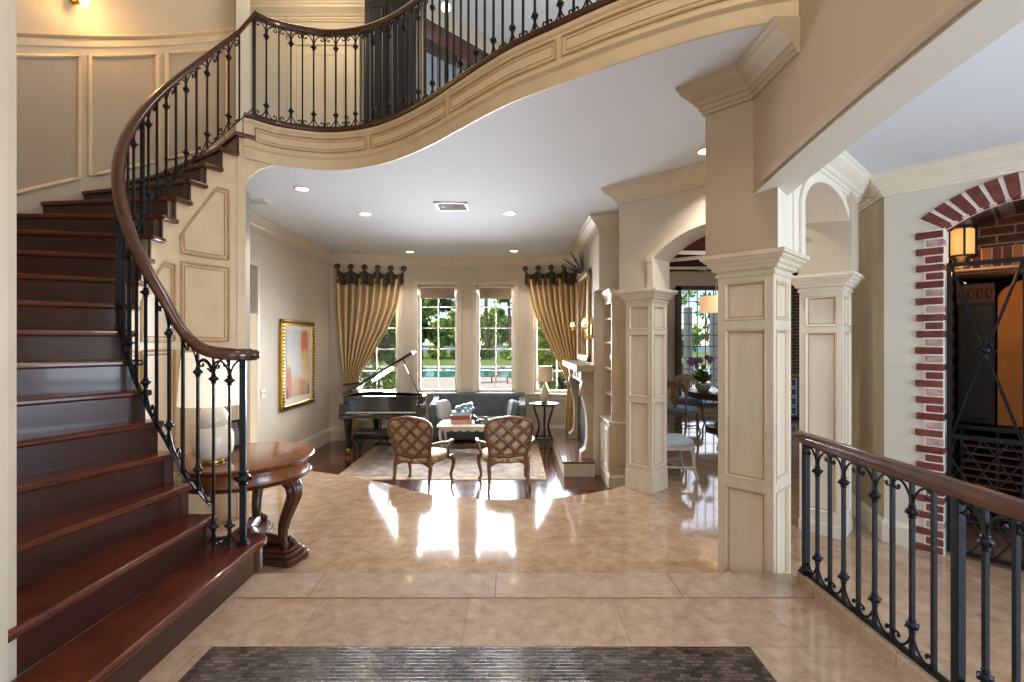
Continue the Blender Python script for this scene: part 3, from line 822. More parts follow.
for k in range(1, 20):
    a0 = ANG(k); z0, z1 = (k-1)*RISE-.001, k*RISE-.041
    mb = MB()
    if k == 1:
        q = cyl(.90, R(282.6)); z0 = 0
        rnd = [q + Vector((.107*math.cos(R(t)), .107*math.sin(R(t)),0)) for t in range(150, -31, -15)]
        poly = rnd + [cyl(RO+.6, ANGO(1)-.008), cyl(RO+.6, ANGO(1)-.03), cyl(1.2, a0-.10)]
        mb.poly_z([(p.x,p.y) for p in poly], ZT if False else 0, z1)
    else:
        p, q = cyl(RI+.035, a0), cyl(RO, ANGO(k)); e = (q-p).normalized(); nn = Vector((-e.y,e.x,0))
        pass
        mb.obox(p+UZ*z0, q-p, -nn*.02 if False else Vector((e.y,-e.x,0))*.02, UZ*(z1-z0))
    mb.build('riser', MT['riser'], st, world=True)
# panelled inner wall below the treads, stepped along its top
RW = .985
mb = MB(); ms = MB(); n = 5
for k in range(1, 19):
    a0, a1 = ANG(k), max(ANG(k+1), R(133.8))
    ai = [a0+(a1-a0)*i/n for i in range(n+1)]
    poly = [cyl(RW,a) for a in ai]+[cyl(RW+.05,a) for a in reversed(ai)]
    (ms if k <= 8 else mb).poly_z([(p.x,p.y) for p in poly], ZT, k*RISE-.041)
mb.build('panelled_side_wall', MT['stairtrim'], st, world=True, smooth=20)
ms.build('closed_string', MT['riser'], st, world=True, smooth=20)
def cylpanel(pts, r=.013, R_=.985):
    out = []
    for (a0,z0),(a1,z1) in zip(pts, pts[1:]+pts[:1]):
        for i in range(6): t = i/6; out.append(cyl(R_-.003, R(a0+(a1-a0)*t), z0+(z1-z0)*t))
    return out
mb = MB()
def two(pts, g=1.9):
    mb.tube(cylpanel(pts), .013, 6, closed=True)
    ca = sum(p[0] for p in pts)/len(pts); cz = sum(p[1] for p in pts)/len(pts)
    f = lambda p: (p[0]+math.copysign(g,ca-p[0])*1.0, p[1]+math.copysign(.032,cz-p[1]))
    mb.tube(cylpanel([f(p) for p in pts]), .007, 5, closed=True)
two([(142.5,2.28),(168,2.28),(168.5,2.42),(148,2.95),(142.5,2.95)])
two([(142.5,1.50),(168,1.50),(168,2.20),(142.5,2.20)])
two([(142.5,.35),(168,.35),(168,1.42),(142.5,1.42)])
two([(172,1.50),(196,1.50),(196,1.80),(178,2.16),(172,2.16)])
two([(172,.35),(196,.35),(196,1.42),(172,1.42)])
two([(200,.35),(224,.35),(224,.95),(210,1.42),(200,1.42)])
mb.build('panel_moulding', MT['glaze2'], st, world=True, smooth=40)
mb = MB()
P = [cyl(RW-.010,R(133.6)), cyl(RW-.010,R(138.2)), cyl(RW+.03,R(137.8)), cyl(RW+.03,R(133.7))]
mb.poly_z([(p.x,p.y) for p in P], ZT, 18*RISE-.05)
mb.build('end_pilaster', MT['stairtrim'], st, world=True, bevel=.006)

# ================================================================ RAILINGS
HRAIL = [(-.034,-.012),(-.03,-.03),(-.018,-.034),(.018,-.034),(.03,-.03),(.034,-.012),(.036,.006),(.028,.024),(.014,.034),(0,.037),(-.014,.034),(-.028,.024),(-.036,.006)]
def collar_mesh():
    mb = MB()
    mb.lathe([(.009,-.032),(.014,-.03),(.016,-.024),(.012,-.019),(.020,-.013),(.0255,-.004),(.0255,.004),(.020,.013),(.012,.019),(.016,.024),(.014,.03),(.009,.032)], n=8)
    for a in range(4):
        c, s = math.cos(pi/2*a), math.sin(pi/2*a)
        mb.ell((.026*c,.026*s,0),(.008,.008,.008),6,4)
    return mb.build('collar', MT['iron'], data_only=True, smooth=40)
COLLAR = collar_mesh()
SCR = {}
def scroll_mesh(up, slope, span=.1):
    """pair of C-scrolls springing from a baluster; up=+1 at the top, -1 at the foot; slope of the rail"""
    key = (up, round(slope,2), span)
    if key in SCR: return SCR[key]
    mb = MB(); f = span/.054
    for sx in (-1, 1):
        q = [(.003,-.115),(.004,-.085),(.011,-.052),(.023,-.024),(.037,-.011),(.049,-.018),(.0545,-.036),(.051,-.053),(.042,-.056),(.038,-.046),(.042,-.040)]
        P = catmull([Vector((sx*x*f,0,up*z+slope*sx*x*f*min(1,max(0,(z+.105)/.06)))) for x, z in q], 4)
        rr = [.0058]*(len(P)-6)+[.0058,.0062,.007,.008,.0085,.0075]
        mb.tube(P, rr, 6)
    SCR[key] = mb.build('scroll', MT['iron'], data_only=True, smooth=40)
    return SCR[key]
BAR = {}
def bar_mesh(h, w):
    key = (round(h,3), w)
    if key not in BAR:
        mb = MB(); mb.b2(-w/2,w/2,-w/2,w/2,0,h); BAR[key] = mb.build('baluster', MT['iron'], data_only=True)
    return BAR[key]
def baluster(parent, p, zb, zt, ang, fancy, slope=0, w=.0145, span=.1):
    inv = parent.matrix_basis.inverted()
    o = link('baluster', bar_mesh(zt-zb, w), parent)
    o.location = inv @ Vector((p.x,p.y,zb)); o.rotation_euler.z = ang
    if fancy:
        for z in (.135, zt-zb-.135):
            c = link('collar', COLLAR, o); c.location.z = z
        s = link('scroll', scroll_mesh(1, slope, span), o); s.location.z = zt-zb
        s = link('scroll', scroll_mesh(-1, slope, span), o); s.location.z = 0
    return o
def newel(parent, p, zb, zt, ang, w=.034):
    inv = parent.matrix_basis.inverted()
    mb = MB(); mb.b2(-w/2,w/2,-w/2,w/2,0,zt-zb); mb.b2(-w*.95,w*.95,-w*.95,w*.95,0,.014); mb.b2(-w*.75,w*.75,-w*.75,w*.75,.014,.034)
    o = mb.build('newel_post', MT['iron'], parent, bevel=.003)
    o.location = inv @ Vector((p.x,p.y,zb)); o.rotation_euler.z = ang
    return o

# stair balustrade
sr = thing('stair_balustrade', 'black wrought-iron stair railing with scrolls and brown wooden handrail', 'railing', cyl(1.0, R(282.4), RISE))
RRF = lambda a: .995+.05*math.sin(pi*min(1,max(0,(math.degrees(a)-128.2)/(276-128.2))))**.7
def rail_z(a):                       # centre of the handrail
    z = RISE*KOF(a)+.955
    flat = 1.40
    d = z-flat
    z = flat + (d+math.sqrt(d*d+.012))/2 if d < .6 else z
    return z
AEND, AST = R(128.2), R(284.6)
path = [cyl(RRF(AST+(AEND-AST)*i/90)-(.02*(2-i) if i < 2 else 0), AST+(AEND-AST)*i/90, 0) for i in range(91)]
path = [Vector((p.x,p.y,rail_z(AST+(AEND-AST)*i/90) + (.0 if i < 85 else (i-85)*.012))) for i, p in enumerate(path)]
pre = [path[0]+Vector((.034,.012,0))]
mb = MB(); mb.sweep(pre+path, scaled(HRAIL,1.08,1.1), side=1); mb.ell(pre[0]+UZ*.0,(.043,.043,.038),14,8)
mb.build('handrail', MT['rail'], sr, world=True, smooth=50)
def shoe_z(a): return RISE*KOF(a)+.085
mb = MB(); mb.sweep([cyl(RRF(R(273)+(R(129.9)-R(273))*i/80), R(273)+(R(129.9)-R(273))*i/80, shoe_z(R(273)+(R(129.9)-R(273))*i/80)) for i in range(81)], [(-.012,-.006),(.012,-.006),(.012,.006),(-.012,.006)])
mb.build('bottom_rail', MT['iron'], sr, world=True)
newel(sr, cyl(.965,R(283.4)), RISE, 1.375, R(15), .036)
c_ = link('collar', COLLAR, sr); c_.location = sr.matrix_basis.inverted() @ cyl(.965,R(283.4),.62); c_.scale = (1.9,1.9,1.5)
for ad, w in ((219, .03), (188, .026), (129.0, .03)):
    a = R(ad); p = cyl(RRF(a),a); zb = RISE*math.floor(KOF(a)+.001)
    if ad == 129.0: zb = BALC
    newel(sr, p, zb, rail_z(a)-.03+(.05 if ad == 129 else 0), a+pi/2, w)
adeg = 279.4; i = 0
SL = -(RISE/(R(8.61)*1.03))
while adeg > 132:
    a = R(adeg)
    if min(abs(adeg-x) for x in (219,188,129)) > 2.2:
        p = cyl(RRF(a), a); low = adeg > 269
        zb = RISE*math.floor(KOF(a)+.02) if low else shoe_z(a)
        fancy = True if low else (i % 2 == 0)
        baluster(sr, p, zb, rail_z(a)-.03, a+pi/2, fancy, 0 if low else SL*.9, span=.086)
    adeg -= 5.3; i += 1

# balcony balustrade
br = thing('balcony_balustrade', 'black wrought-iron balcony railing with scrolls and curved wooden handrail above', 'railing', (BALC_PATH[8].x, BALC_PATH[8].y, BALC+.025))
bp = [on_bal(.11+(Ls[-1]-.11)*i/100, -.035)[0] for i in range(101)]
mb = MB(); mb.sweep([p+UZ*(BALC+1.045) for p in bp], HRAIL); mb.build('handrail', MT['rail'], br, world=True, smooth=50)
mb = MB(); mb.sweep([p+UZ*(BALC+.032) for p in bp], [(-.02,-.008),(.02,-.008),(.02,.008),(-.02,.008)]); mb.build('bottom_rail', MT['iron'], br, world=True)
d = .22; i = 0
while d < Ls[-1]-.05:
    p, e = on_bal(d, -.035); ang = math.atan2(e.y,e.x)
    if i in (20, 40): newel(br, p, BALC+.03, BALC+1.012, ang, .03)
    else: baluster(br, p, BALC+.035, BALC+1.012, ang, i % 2 == 0)
    d += .1085; i += 1

# landing balustrade along the right of the landing
XR = 1.80
lr = thing('landing_balustrade', 'black wrought-iron landing railing with walnut handrail on a stone curb', 'railing', (XR, 2.9, .075))
mb = MB(); mb.sweep([V2(XR,3.0,.905), V2(XR,-1.2,.905)], [(a*1.0,b*1.0) for a, b in HRAIL]); mb.build('handrail', MT['rail'], lr, world=True, smooth=50)
mb = MB(); mb.b2(XR-.012,XR+.012,-1.2,2.95,.862,.874); mb.build('top_rail', MT['iron'], lr, world=True)
mb = MB(); mb.b2(XR-.014,XR+.014,-1.2,2.95,.076,.092); mb.build('bottom_rail', MT['iron'], lr, world=True)
y = 2.94; i = 0
while y > -1.1:
    p = V2(XR,y)
    if i in (0, 9, 18, 27): newel(lr, p, .076, .872, 0, .034)
    else: baluster(lr, p, .085, .868, pi/2, (i % 9) % 2 == 1, 0, .0165, .103)
    y -= .1115; i += 1
# ================================================================ LIGHT, SKY, CAMERA
def area(name, loc, rot, sx, sy, power, col=(255,255,255), spread=180, shape='RECTANGLE'):
    l = bpy.data.lights.new(name, 'AREA'); l.shape = shape; l.size = sx; l.size_y = sy; l.energy = power; l.color = lin(col); l.spread = R(spread)
    o = bpy.data.objects.new(name, l); COL.objects.link(o); o.location = loc; o.rotation_euler = rot
    return o
def point(name, loc, power, col=(255,214,160), r=.05):
    l = bpy.data.lights.new(name, 'POINT'); l.energy = power; l.color = lin(col); l.shadow_soft_size = r
    o = bpy.data.objects.new(name, l); COL.objects.link(o); o.location = loc
    return o
WARM = (255,226,190)
w = bpy.data.worlds.new('sky'); SC.world = w; w.use_nodes = True
nt = w.node_tree; bg = nt.nodes['Background']
sk = nt.nodes.new('ShaderNodeTexSky'); sk.sky_type = 'NISHITA'; sk.sun_disc = False; sk.sun_elevation = R(50); sk.sun_rotation = R(200)
sk.air_density = 1.0; sk.dust_density = .05; sk.ozone_density = 3
nt.links.new(sk.outputs[0], bg.inputs[0]); bg.inputs[1].default_value = .16
sl = bpy.data.lights.new('sun', 'SUN'); sl.energy = 4.6; sl.angle = R(.6); sl.color = lin((255,244,226))
so = bpy.data.objects.new('sun', sl); COL.objects.link(so)
so.rotation_euler = Vector((.35,.75,-.9)).to_track_quat('-Z','Y').to_euler()

# lamps added inside the unseen entrance wall, and daylight at the wine-room window
area('entrance_fill', (0,-3.05,1.5), (R(90),0,0), 3.0, 2.4, 50, (236,242,255))
area('upper_entrance_fill', (0,-3.05,4.6), (R(80),0,0), 2.8, 2.8, 34, (240,244,255))
area('side_window_daylight', (5.25,-.5,1.4), (R(105),0,R(90)), 3.4, 2.1, 330, (218,234,255))
# daylight through the bay
for (o, e, n, wd) in win:
    c = o+e*(wd/2)+UZ*1.55; nn = Vector((e.y,-e.x,0))
    area('bay_daylight', c-nn*.35, (nn-UZ*.30).to_track_quat('-Z','Y').to_euler(), wd, 2.2, 200, (242,247,255), 105)
area('dining_daylight', (4.8,11.95,1.4), (R(-90),0,0), 1.5, 2.6, 28, (236,242,255))
area('upper_hall_fill', (.6,6.2,6.4), (0,0,0), 2.5, 1.5, 95, (255,250,240))  # floating lamp added under the ceiling to brighten the upper hall
# lamps of the house, and added lights without a fixture
for i, (x, y) in enumerate([(-2.48,5.68),(-2.08,6.8),(-.03,6.75),(-2.06,9.4),(.04,9.4),(1.84,4.55)]):
    l = bpy.data.lights.new('can_light', 'SPOT'); l.energy = 75; l.spot_size = R(120); l.spot_blend = .6; l.shadow_soft_size = .06; l.color = lin((255,246,236))
    o = bpy.data.objects.new('can_light', l); COL.objects.link(o); o.location = (x,y,CEIL-.03)
point('foyer_overhead_fill', (.7,.7,5.7), 112, (255,232,204), .35)  # unseen light added overhead to brighten the foyer, no chandelier modelled
point('dining_side_light', (4.2,8.2,2.6), 50, (255,240,220), .25)
point('upper_hall_wall_fill', (-2.7,5.9,6.3), 34, (255,226,186), .15)  # warm light added away from any lamp to brighten the upper wall
point('stair_sconce_light', cyl(2.02,R(165.5),4.72), 12, (255,196,120), .05)
point('gallery_light', (2.6,5.4,2.9), 10, (255,250,244), .1)
SC.view_settings.view_transform = 'Standard'; SC.view_settings.look = 'None'; SC.view_settings.gamma = 1; SC.view_settings.exposure = 0
SC.view_settings.use_curve_mapping = False
try:
    SC.cycles.use_denoising = True
    SC.cycles.max_bounces = 10; SC.cycles.diffuse_bounces = 5; SC.cycles.glossy_bounces = 4; SC.cycles.transparent_max_bounces = 12
    SC.cycles.sample_clamp_indirect = 6
    SC.cycles.caustics_reflective = False; SC.cycles.caustics_refractive = False
except Exception: pass
cd = bpy.data.cameras.new('camera'); cd.sensor_width = 36; cd.lens = 16.875; cd.clip_end = 500; cd.clip_start = .05
co = bpy.data.objects.new('camera', cd); COL.objects.link(co); co.location = (0,0,EYE); co.rotation_euler = (R(90),0,0)
SC.camera = co
# ================================================================ LIVING ROOM
# ---- rug
t = thing('area_rug', 'large faded oriental rug with pale border under the coffee table', 'rug', (-1.08,8.45,ZW))
mb = MB(); mb.b2(-1.6,1.6,-1.3,1.3,0,.008); mb.build('border', MT['rugborder'], t, bevel=.004)
mb = MB(); mb.b2(-1.43,1.43,-1.13,1.13,.002,.010); mb.build('field', MT['rugfield'], t)
ZR = ZW+.0105
# ---- grand piano
def piano():
    t = thing('grand_piano', 'black lacquered grand piano with its lid propped open', 'piano', (-2.44,8.86,ZW))
    out = [V2(-.76,.26)] + catmull([V2(.76,.26),V2(.76,.5),V2(.70,.68),V2(.50,.82),V2(.25,.92),V2(.02,1.04),V2(-.2,1.14),V2(-.45,1.18),V2(-.66,1.14),V2(-.745,1.02)], 5) + [V2(-.76,.9)]
    cen = V2(-.1,.6)
    mb = MB(); n = len(out)
    inn = [p+(cen-p).normalized()*.05 for p in out]
    vs = [p+UZ*.64 for p in out]+[p+UZ*1.02 for p in out]+[p+UZ*1.02 for p in inn]+[p+UZ*.86 for p in inn]
    fs = []
    for j in range(3):
        for i in range(n): k = (i+1)%n; fs.append((j*n+i,j*n+k,(j+1)*n+k,(j+1)*n+i))
    fs += [tuple(range(n))]
    mb.add(vs, fs); rim = mb.build('case', MT['black'], t, smooth=30)
    mb = MB(); mb.poly_z([(p.x,p.y) for p in inn], .85, .87); mb.build('soundboard', MT['darkred'], rim)
    mb = MB()
    for i in range(26):
        x = -.62+i*.048; y1 = .95-max(0,x+.2)*.55
        mb.b2(x,x+.006,.36,y1,.90,.903)
    mb.build('strings', MT['gold'], rim)
    mb = MB(); mb.b2(-.76,.76,0,.30,.62,.70); mb.b2(-.76,-.66,0,.30,.70,.90); mb.b2(.66,.76,0,.30,.70,.90); mb.b2(-.66,.66,0,.04,.70,.735)
    mb.build('keybed', MT['black'], t, bevel=.012)
    mb = MB(); mb.obox((-.66,.20,.72),(1.32,0,0),(0,.03,.24),(0,.03,0)); mb.b2(-.76,.76,.24,.30,.93,1.02); mb.build('fallboard', MT['black'], t, bevel=.006)
    mb = MB()
    for i in range(52): mb.b2(-.655+i*.0252,-.655+i*.0252+.0238,.04,.19,.715,.742)
    k = mb.build('white_keys', mat('ivory_keys',(236,232,220),.3), t)
    mb = MB()
    for i in range(51):
        if i % 7 in (0,2,3,5,6): mb.b2(-.637+i*.0252,-.637+i*.0252+.012,.095,.19,.742,.755)
    mb.build('black_keys', MT['black'], k)
    # lid hinged on the left (bass) side
    a = R(31); M = Matrix.Translation((-.77,0,1.03)) @ Matrix.Rotation(-a,4,'Y')
    lid = [V2(p.x+.77,p.y) for p in out]
    lid = [V2(0,.26),V2(1.55,.26)]+[p for p in lid[2:]]
    mb = MB(); mb.prism([M @ Vector((p.x,p.y,0)) for p in lid], (M.to_3x3() @ UZ)*.024)
    mb.prism([M @ Vector(q) for q in ((0,.24,.027),(1.55,.24,.027),(1.55,.62,.027),(0,.62,.027))], (M.to_3x3() @ UZ)*.02)
    mb.build('lid', MT['black'], t)
    mb = MB(); mb.tube([Vector((.66,.40,1.0)), M @ Vector((1.30,.40,0))], .011, 8); mb.build('lid_prop', MT['black'], t)
    for x, y in ((-.64,.16),(.64,.16),(-.35,1.0)):
        mb = MB(); mb.lathe([(.05,.06),(.035,.075),(.05,.10),(.04,.14),(.058,.34),(.075,.56),(.085,.58),(.085,.645)], (x,y,0), 8)
        l = mb.build('leg', MT['black'], t, smooth=30)
        mb = MB(); mb.lathe([(.02,.0),(.03,.01),(.03,.05),(.02,.062)], (x,y,0), 12); mb.build('caster', MT['gold'], l, smooth=40)
    mb = MB()
    for x in (-.08,.08): mb.tube([(x,.32,.64),(x*.8,.30,.12)], .016, 8)
    mb.b2(-.14,.14,.24,.34,.08,.14)
    py = mb.build('pedal_lyre', MT['black'], t)
    mb = MB()
    for x in (-.07,0,.07): mb.b2(x-.015,x+.015,.12,.26,.075,.087)
    mb.build('pedal', MT['gold'], py)
piano()
t = thing('piano_bench', 'black padded bench in front of the piano keyboard', 'bench', (-2.36,8.42,ZR))
mb = MB(); mb.ell((0,0,.46),(.40,.18,.05),28,10,.35); mb.build('cushion', MT['black'], t, smooth=60)
mb = MB(); mb.b2(-.39,.39,-.165,.165,.36,.43); mb.build('apron', MT['black'], t, bevel=.008)
for x in (-.35,.35):
    for y in (-.13,.13):
        mb = MB(); mb.lathe([(.016,0),(.018,.03),(.026,.2),(.03,.37)], (x,y,0), 8); mb.build('leg', MT['black'], t, smooth=30)

# ---- two lattice-back armchairs
HW = [(.40,.225),(.50,.235),(.60,.25),(.72,.275),(.82,.295),(.90,.30),(.95,.285),(.99,.245),(1.02,.17),(1.035,.08),(1.04,0)]
def hw(z):
    if z >= 1.04 or z < .40: return -1
    for (a,b),(c,d) in zip(HW, HW[1:]):
        if a <= z <= c: return b+(d-b)*(z-a)/(c-a)
def yb(z): return -.26-(z-.42)*.20-.03*max(0,(z-.7))
def armchair(loc, rz, label):
    t = thing('lattice_armchair', label, 'armchair', loc, rz, 'carved lattice-back armchairs')
    side = [Vector((h,yb(z),z)) for z, h in HW]
    ring = catmull(side[:-1]+[Vector((0,yb(1.04),1.043))]+[Vector((-p.x,p.y,p.z)) for p in reversed(side[:-1])], 4)
    mb = MB(); mb.tube(ring, .026, 8, flat=.8); mb.tube([Vector((-.235,yb(.50),.50)),Vector((0,yb(.48)-.01,.47)),Vector((.235,yb(.50),.50))], .024, 8)
    bf = mb.build('back_frame', MT['chairwood'], t, smooth=50)
    for sg in (-1,1):
        for c in [.44,.64,.84,1.04]:
            seg = []
            for i in range(81):
                x = -.32+.64*i/80; z = c+sg*x*1.05
                if .50 <= z <= 1.035 and hw(z) > 0 and abs(x) <= hw(z): seg.append(Vector((x,yb(z)-.006,z)))
            if len(seg) > 3:
                mb = MB(); mb.tube([seg[0],seg[len(seg)//2],seg[-1]], .0205, 6); mb.build('lattice_bar', MT['chairwood'], bf, smooth=50)
    mb = MB()
    zz = [.50+.53*i/10 for i in range(11)]
    prof = [(hw(z),z) for z in zz]
    poly = [Vector((x*.97,yb(z)+.028,z)) for x, z in prof]+[Vector((-x*.97,yb(z)+.028,z)) for x, z in reversed(prof)]
    mb.prism(poly, (0,.045,.0)); mb.build('back_upholstery', MT['cream_fabric'], t)
    mb = MB(); mb.ell((0,.01,.43),(.315,.30,.075),30,10,.5); mb.build('seat', MT['leopard'], t, smooth=60)
    mb = MB()
    pl = [V2(-.25,-.28),V2(.25,-.28),V2(.325,.27),V2(-.325,.27)]
    for a, b in ((0,1),(1,2),(2,3),(3,0)):
        pa, pb = pl[a], pl[b]; d = pb-pa; n = Vector((d.y,-d.x,0)).normalized()
        m = 16; low = [pa+d*(i/m)+UZ*(.335+.045*math.sin(pi*i/m)-.012*math.cos(4*pi*i/m)) for i in range(m+1)]
        mb.prism(low+[pb+UZ*.405,pa+UZ*.405], -n*.03)
    mb.build('seat_rail', MT['chairwood'], t)
    for sx in (-1,1):
        P = catmull([(sx*.31,.26,.40),(sx*.335,.285,.34),(sx*.33,.285,.24),(sx*.305,.265,.12),(sx*.31,.275,.05),(sx*.325,.295,.012)], 4)
        mb = MB(); n = len(P); mb.tube(P, [.036+(.017-.036)*min(1,i/(n*.7)) + (.010 if i > n-4 else 0) for i in range(n)], 8); mb.build('leg', MT['chairwood'], t, smooth=50)
        P = catmull([(sx*.235,-.265,.44),(sx*.25,-.275,.33),(sx*.245,-.30,.18),(sx*.255,-.335,.06),(sx*.26,-.35,.0)], 4)
        mb = MB(); n = len(P); mb.tube(P, [.03+(.016-.03)*i/n for i in range(n)], 8); mb.build('leg', MT['chairwood'], t, smooth=50)
        P = catmull([(sx*.275,yb(.68),.66),(sx*.33,-.18,.665),(sx*.375,-.02,.645),(sx*.375,.10,.655),(sx*.365,.155,.64),(sx*.36,.15,.615)], 5)
        mb = MB(); mb.tube(P, [.02]*(len(P)-6)+[.023,.026,.028,.028,.024,.018], 8); a = mb.build('armrest', MT['chairwood'], t, smooth=50)
        P = catmull([(sx*.372,.09,.645),(sx*.35,.06,.56),(sx*.325,.12,.47),(sx*.318,.16,.39)], 5)
        mb = MB(); mb.tube(P, .019, 8); mb.build('arm_support', MT['chairwood'], a, smooth=50)
    return t
a1 = armchair((-1.30,6.93,ZW), R(-17), 'carved armchair with lattice back, turned away nearer the piano')
a2 = armchair((-.09,6.96,ZW), R(9), 'carved armchair with lattice back, turned away nearer the hearth')

for a in (a1, a2): a.scale = (1.10,1.0,.985)
# ---- coffee table
t = thing('coffee_table', 'cream coffee table with scalloped apron between armchairs and sofa', 'table', (-.80,9.06,ZR))
mb = MB(); mb.b2(-.57,.57,-.36,.36,.488,.52); mb.build('tabletop', MT['white'], t, bevel=.012)
mb = MB()
def scal(p0, p1, n):
    d = p1-p0; m = n*8
    low = [p0+d*(i/m)+UZ*(.425-.032*abs(math.sin(pi*n*i/m))) for i in range(m+1)]
    q = Vector((-d.y,d.x,0)).normalized()*.022
    mb.prism(low+[p1+UZ*.49,p0+UZ*.49], q)
scal(V2(-.47,-.27),V2(.47,-.27),6); scal(V2(.47,-.27),V2(.47,.27),3); scal(V2(.47,.27),V2(-.47,.27),6); scal(V2(-.47,.27),V2(-.47,-.27),3)
mb.build('apron', MT['crown'], t)
for sx in (-1,1):
    for sy in (-1,1):
        P = catmull([(sx*.47,sy*.26,.485),(sx*.515,sy*.295,.40),(sx*.50,sy*.285,.22),(sx*.475,sy*.265,.09),(sx*.50,sy*.285,.01)], 4)
        n = len(P); mb = MB(); mb.tube(P, [.04+(.016-.04)*min(1,i/(n*.75))+(.008 if i > n-3 else 0) for i in range(n)], 8); mb.build('leg', MT['crown'], t, smooth=50)
zt = ZR+.5205
for i, (nm, sx, sy, h, rz, c, lab) in enumerate([('book',.40,.30,.085,.10,(188,140,112),'thick tan book, lowest of the stack on the coffee table'),
      ('book',.37,.28,.07,-.05,(140,70,56),'red-brown book in the middle of the stack on the coffee table'),
      ('book',.35,.27,.065,.14,(150,176,196),'pale blue book on top of the stack on the coffee table')]):
    b = thing(nm, lab, 'book', (-.95,9.02,zt), rz, 'books on the coffee table')
    cm = mat('book_cover_%d' % i, c, .5, var=.08)
    mb = MB(); mb.b2(-sx/2,sx/2,-sy/2,sy/2,0,.004); mb.b2(-sx/2,sx/2,-sy/2,sy/2,h-.004,h); mb.b2(-sx/2,sx/2,-sy/2,-sy/2+.006,0,h); mb.build('cover', cm, b)
    mb = MB(); mb.b2(-sx/2+.006,sx/2-.008,-sy/2+.006,sy/2-.006,.004,h-.004); mb.build('pages', mat('pages_%d' % i,(222,214,200),.8), b)
    zt += h+.0005
def ball_cluster(name, label, loc, cols, n, spread, rr):
    t = thing(name, label, 'ornament', loc)
    m = mat(name+'_glaze', cols, .2, var=.35, scale=12, coat=.5)
    rnd = random.Random(n)
    for i in range(n):
        x = (rnd.random()-.5)*spread[0]; y = (rnd.random()-.5)*spread[1]; r = rr*(.8+.4*rnd.random())
        mb = MB(); mb.ell((x,y,r+(spread[2] if i > n*.65 else 0)),(r,r,r),14,8); mb.build('ball', m, t, smooth=60)
ball_cluster('glass_ball_garland', 'sea-green glass ball ornament lying on the stacked books', (-.90,9.02,zt), (110,150,150), 13, (.34,.16,.06), .045)
ball_cluster('bead_ornament', 'dark green bead cluster lying on the table beside the books', (-.58,8.93,ZR+.5205), (64,76,68), 16, (.30,.16,.06), .044)

# ---- sofa with two cushions
t = thing('sofa', 'slate blue upholstered sofa with high arms below the windows', 'sofa', (-.69,9.90,ZR))
W = 1.92
mb = MB(); mb.b2(-W/2+.06,W/2-.06,-.34,.22,.10,.32); mb.build('base', MT['sofa'], t, bevel=.02)
mb = MB(); mb.ell((0,-.06,.39),(W/2-.13,.32,.10),36,10,.35); mb.build('seat_cushion', MT['sofaseat'], t, smooth=60)
mb = MB(); mb.prism([Vector((-W/2,y,z)) for y, z in ((.16,.10),(.32,.10),(.36,.93),(.32,.97),(.25,.97),(.20,.93))], (W,0,0)); mb.build('backrest', MT['sofa'], t, bevel=.025)
for sx in (-1,1):
    x0 = sx*W/2-(.13 if sx > 0 else 0)
    mb = MB(); mb.prism([Vector((x0,y,z)) for y, z in ((-.36,.10),(.24,.10),(.24,.92),(.05,.86),(-.2,.81),(-.33,.79),(-.36,.74))], (.13,0,0)); mb.build('arm', MT['sofa'], t, bevel=.03)
    for y in (-.30,.26):
        mb = MB(); mb.lathe([(.018,0),(.03,.06),(.032,.11)], (sx*(W/2-.08),y,0), 10); mb.build('leg', MT['blackwood'], t, smooth=40)
for lab, x, rz, m in (('silver pillow leaning in the sofa corner nearer the piano',-1.40,R(62),'pillow'),('blue and silver pillow leaning in the sofa corner nearer the lamp',.02,R(-60),'sofa')):
    p = thing('throw_pillow', lab, 'pillow', (x,9.80,ZR+.45), rz, 'sofa pillows')
    mb = MB(); M = Matrix.Rotation(R(-12),4,'X'); mb.ell((0,0,.20),(.23,.085,.21),22,12,.62,M); mb.build('cushion', MT['pillow'] if m == 'pillow' else MT['sofa'], p, smooth=60)
    if m != 'pillow':
        mb = MB(); mb.ell((.0,-.02,.20),(.10,.083,.20),18,12,.7,M); mb.build('band', MT['pillow'], p, smooth=60)

# ---- round side table and glass lamp
t = thing('side_table', 'small round dark table with curved legs below the window', 'table', (.64,9.62,ZW))
mb = MB(); mb.lathe([(.02,.79),(.27,.79),(.295,.80),(.30,.815),(.29,.83),(.02,.83)], n=32); mb.build('tabletop', MT['blackwood'], t, smooth=35)
for i in range(3):
    a = R(30+120*i); P = catmull([(.24,0,.79),(.20,0,.66),(.12,0,.45),(.11,0,.32),(.17,0,.14),(.25,0,.02),(.28,0,.01)], 4)
    P = [Matrix.Rotation(a,3,'Z') @ Vector(q) for q in P]
    mb = MB(); mb.tube(P, .02, 8); mb.build('leg', MT['blackwood'], t, smooth=50)
mb = MB(); mb.tube([(.19*math.cos(2*pi*i/28),.19*math.sin(2*pi*i/28),.13) for i in range(28)], .014, 8, closed=True); mb.build('ring_stretcher', MT['blackwood'], t, smooth=50)
t = thing('glass_lamp', 'clear glass table lamp with beige shade on the round side table', 'lamp', (.66,9.62,ZW+.83))
mb = MB(); mb.lathe([(.085,0),(.085,.015),(.06,.03),(.02,.035)], n=20); mb.build('base', mat('green_glass_base',(86,128,84),.2,coat=.5), t, smooth=40)
mb = MB(); mb.lathe([(.05,.034),(.095,.09),(.10,.16),(.075,.26),(.035,.36),(.02,.44)], n=20); mb.build('glass_body', mat('clear_amber_glass',(206,196,160),.1,coat=.6), t, smooth=50)
mb = MB(); mb.lathe([(.165,.44),(.17,.44),(.145,.74),(.14,.74)], n=28); mb.build('lamp_shade', mat('beige_shade',(226,206,178),.8), t, smooth=40)

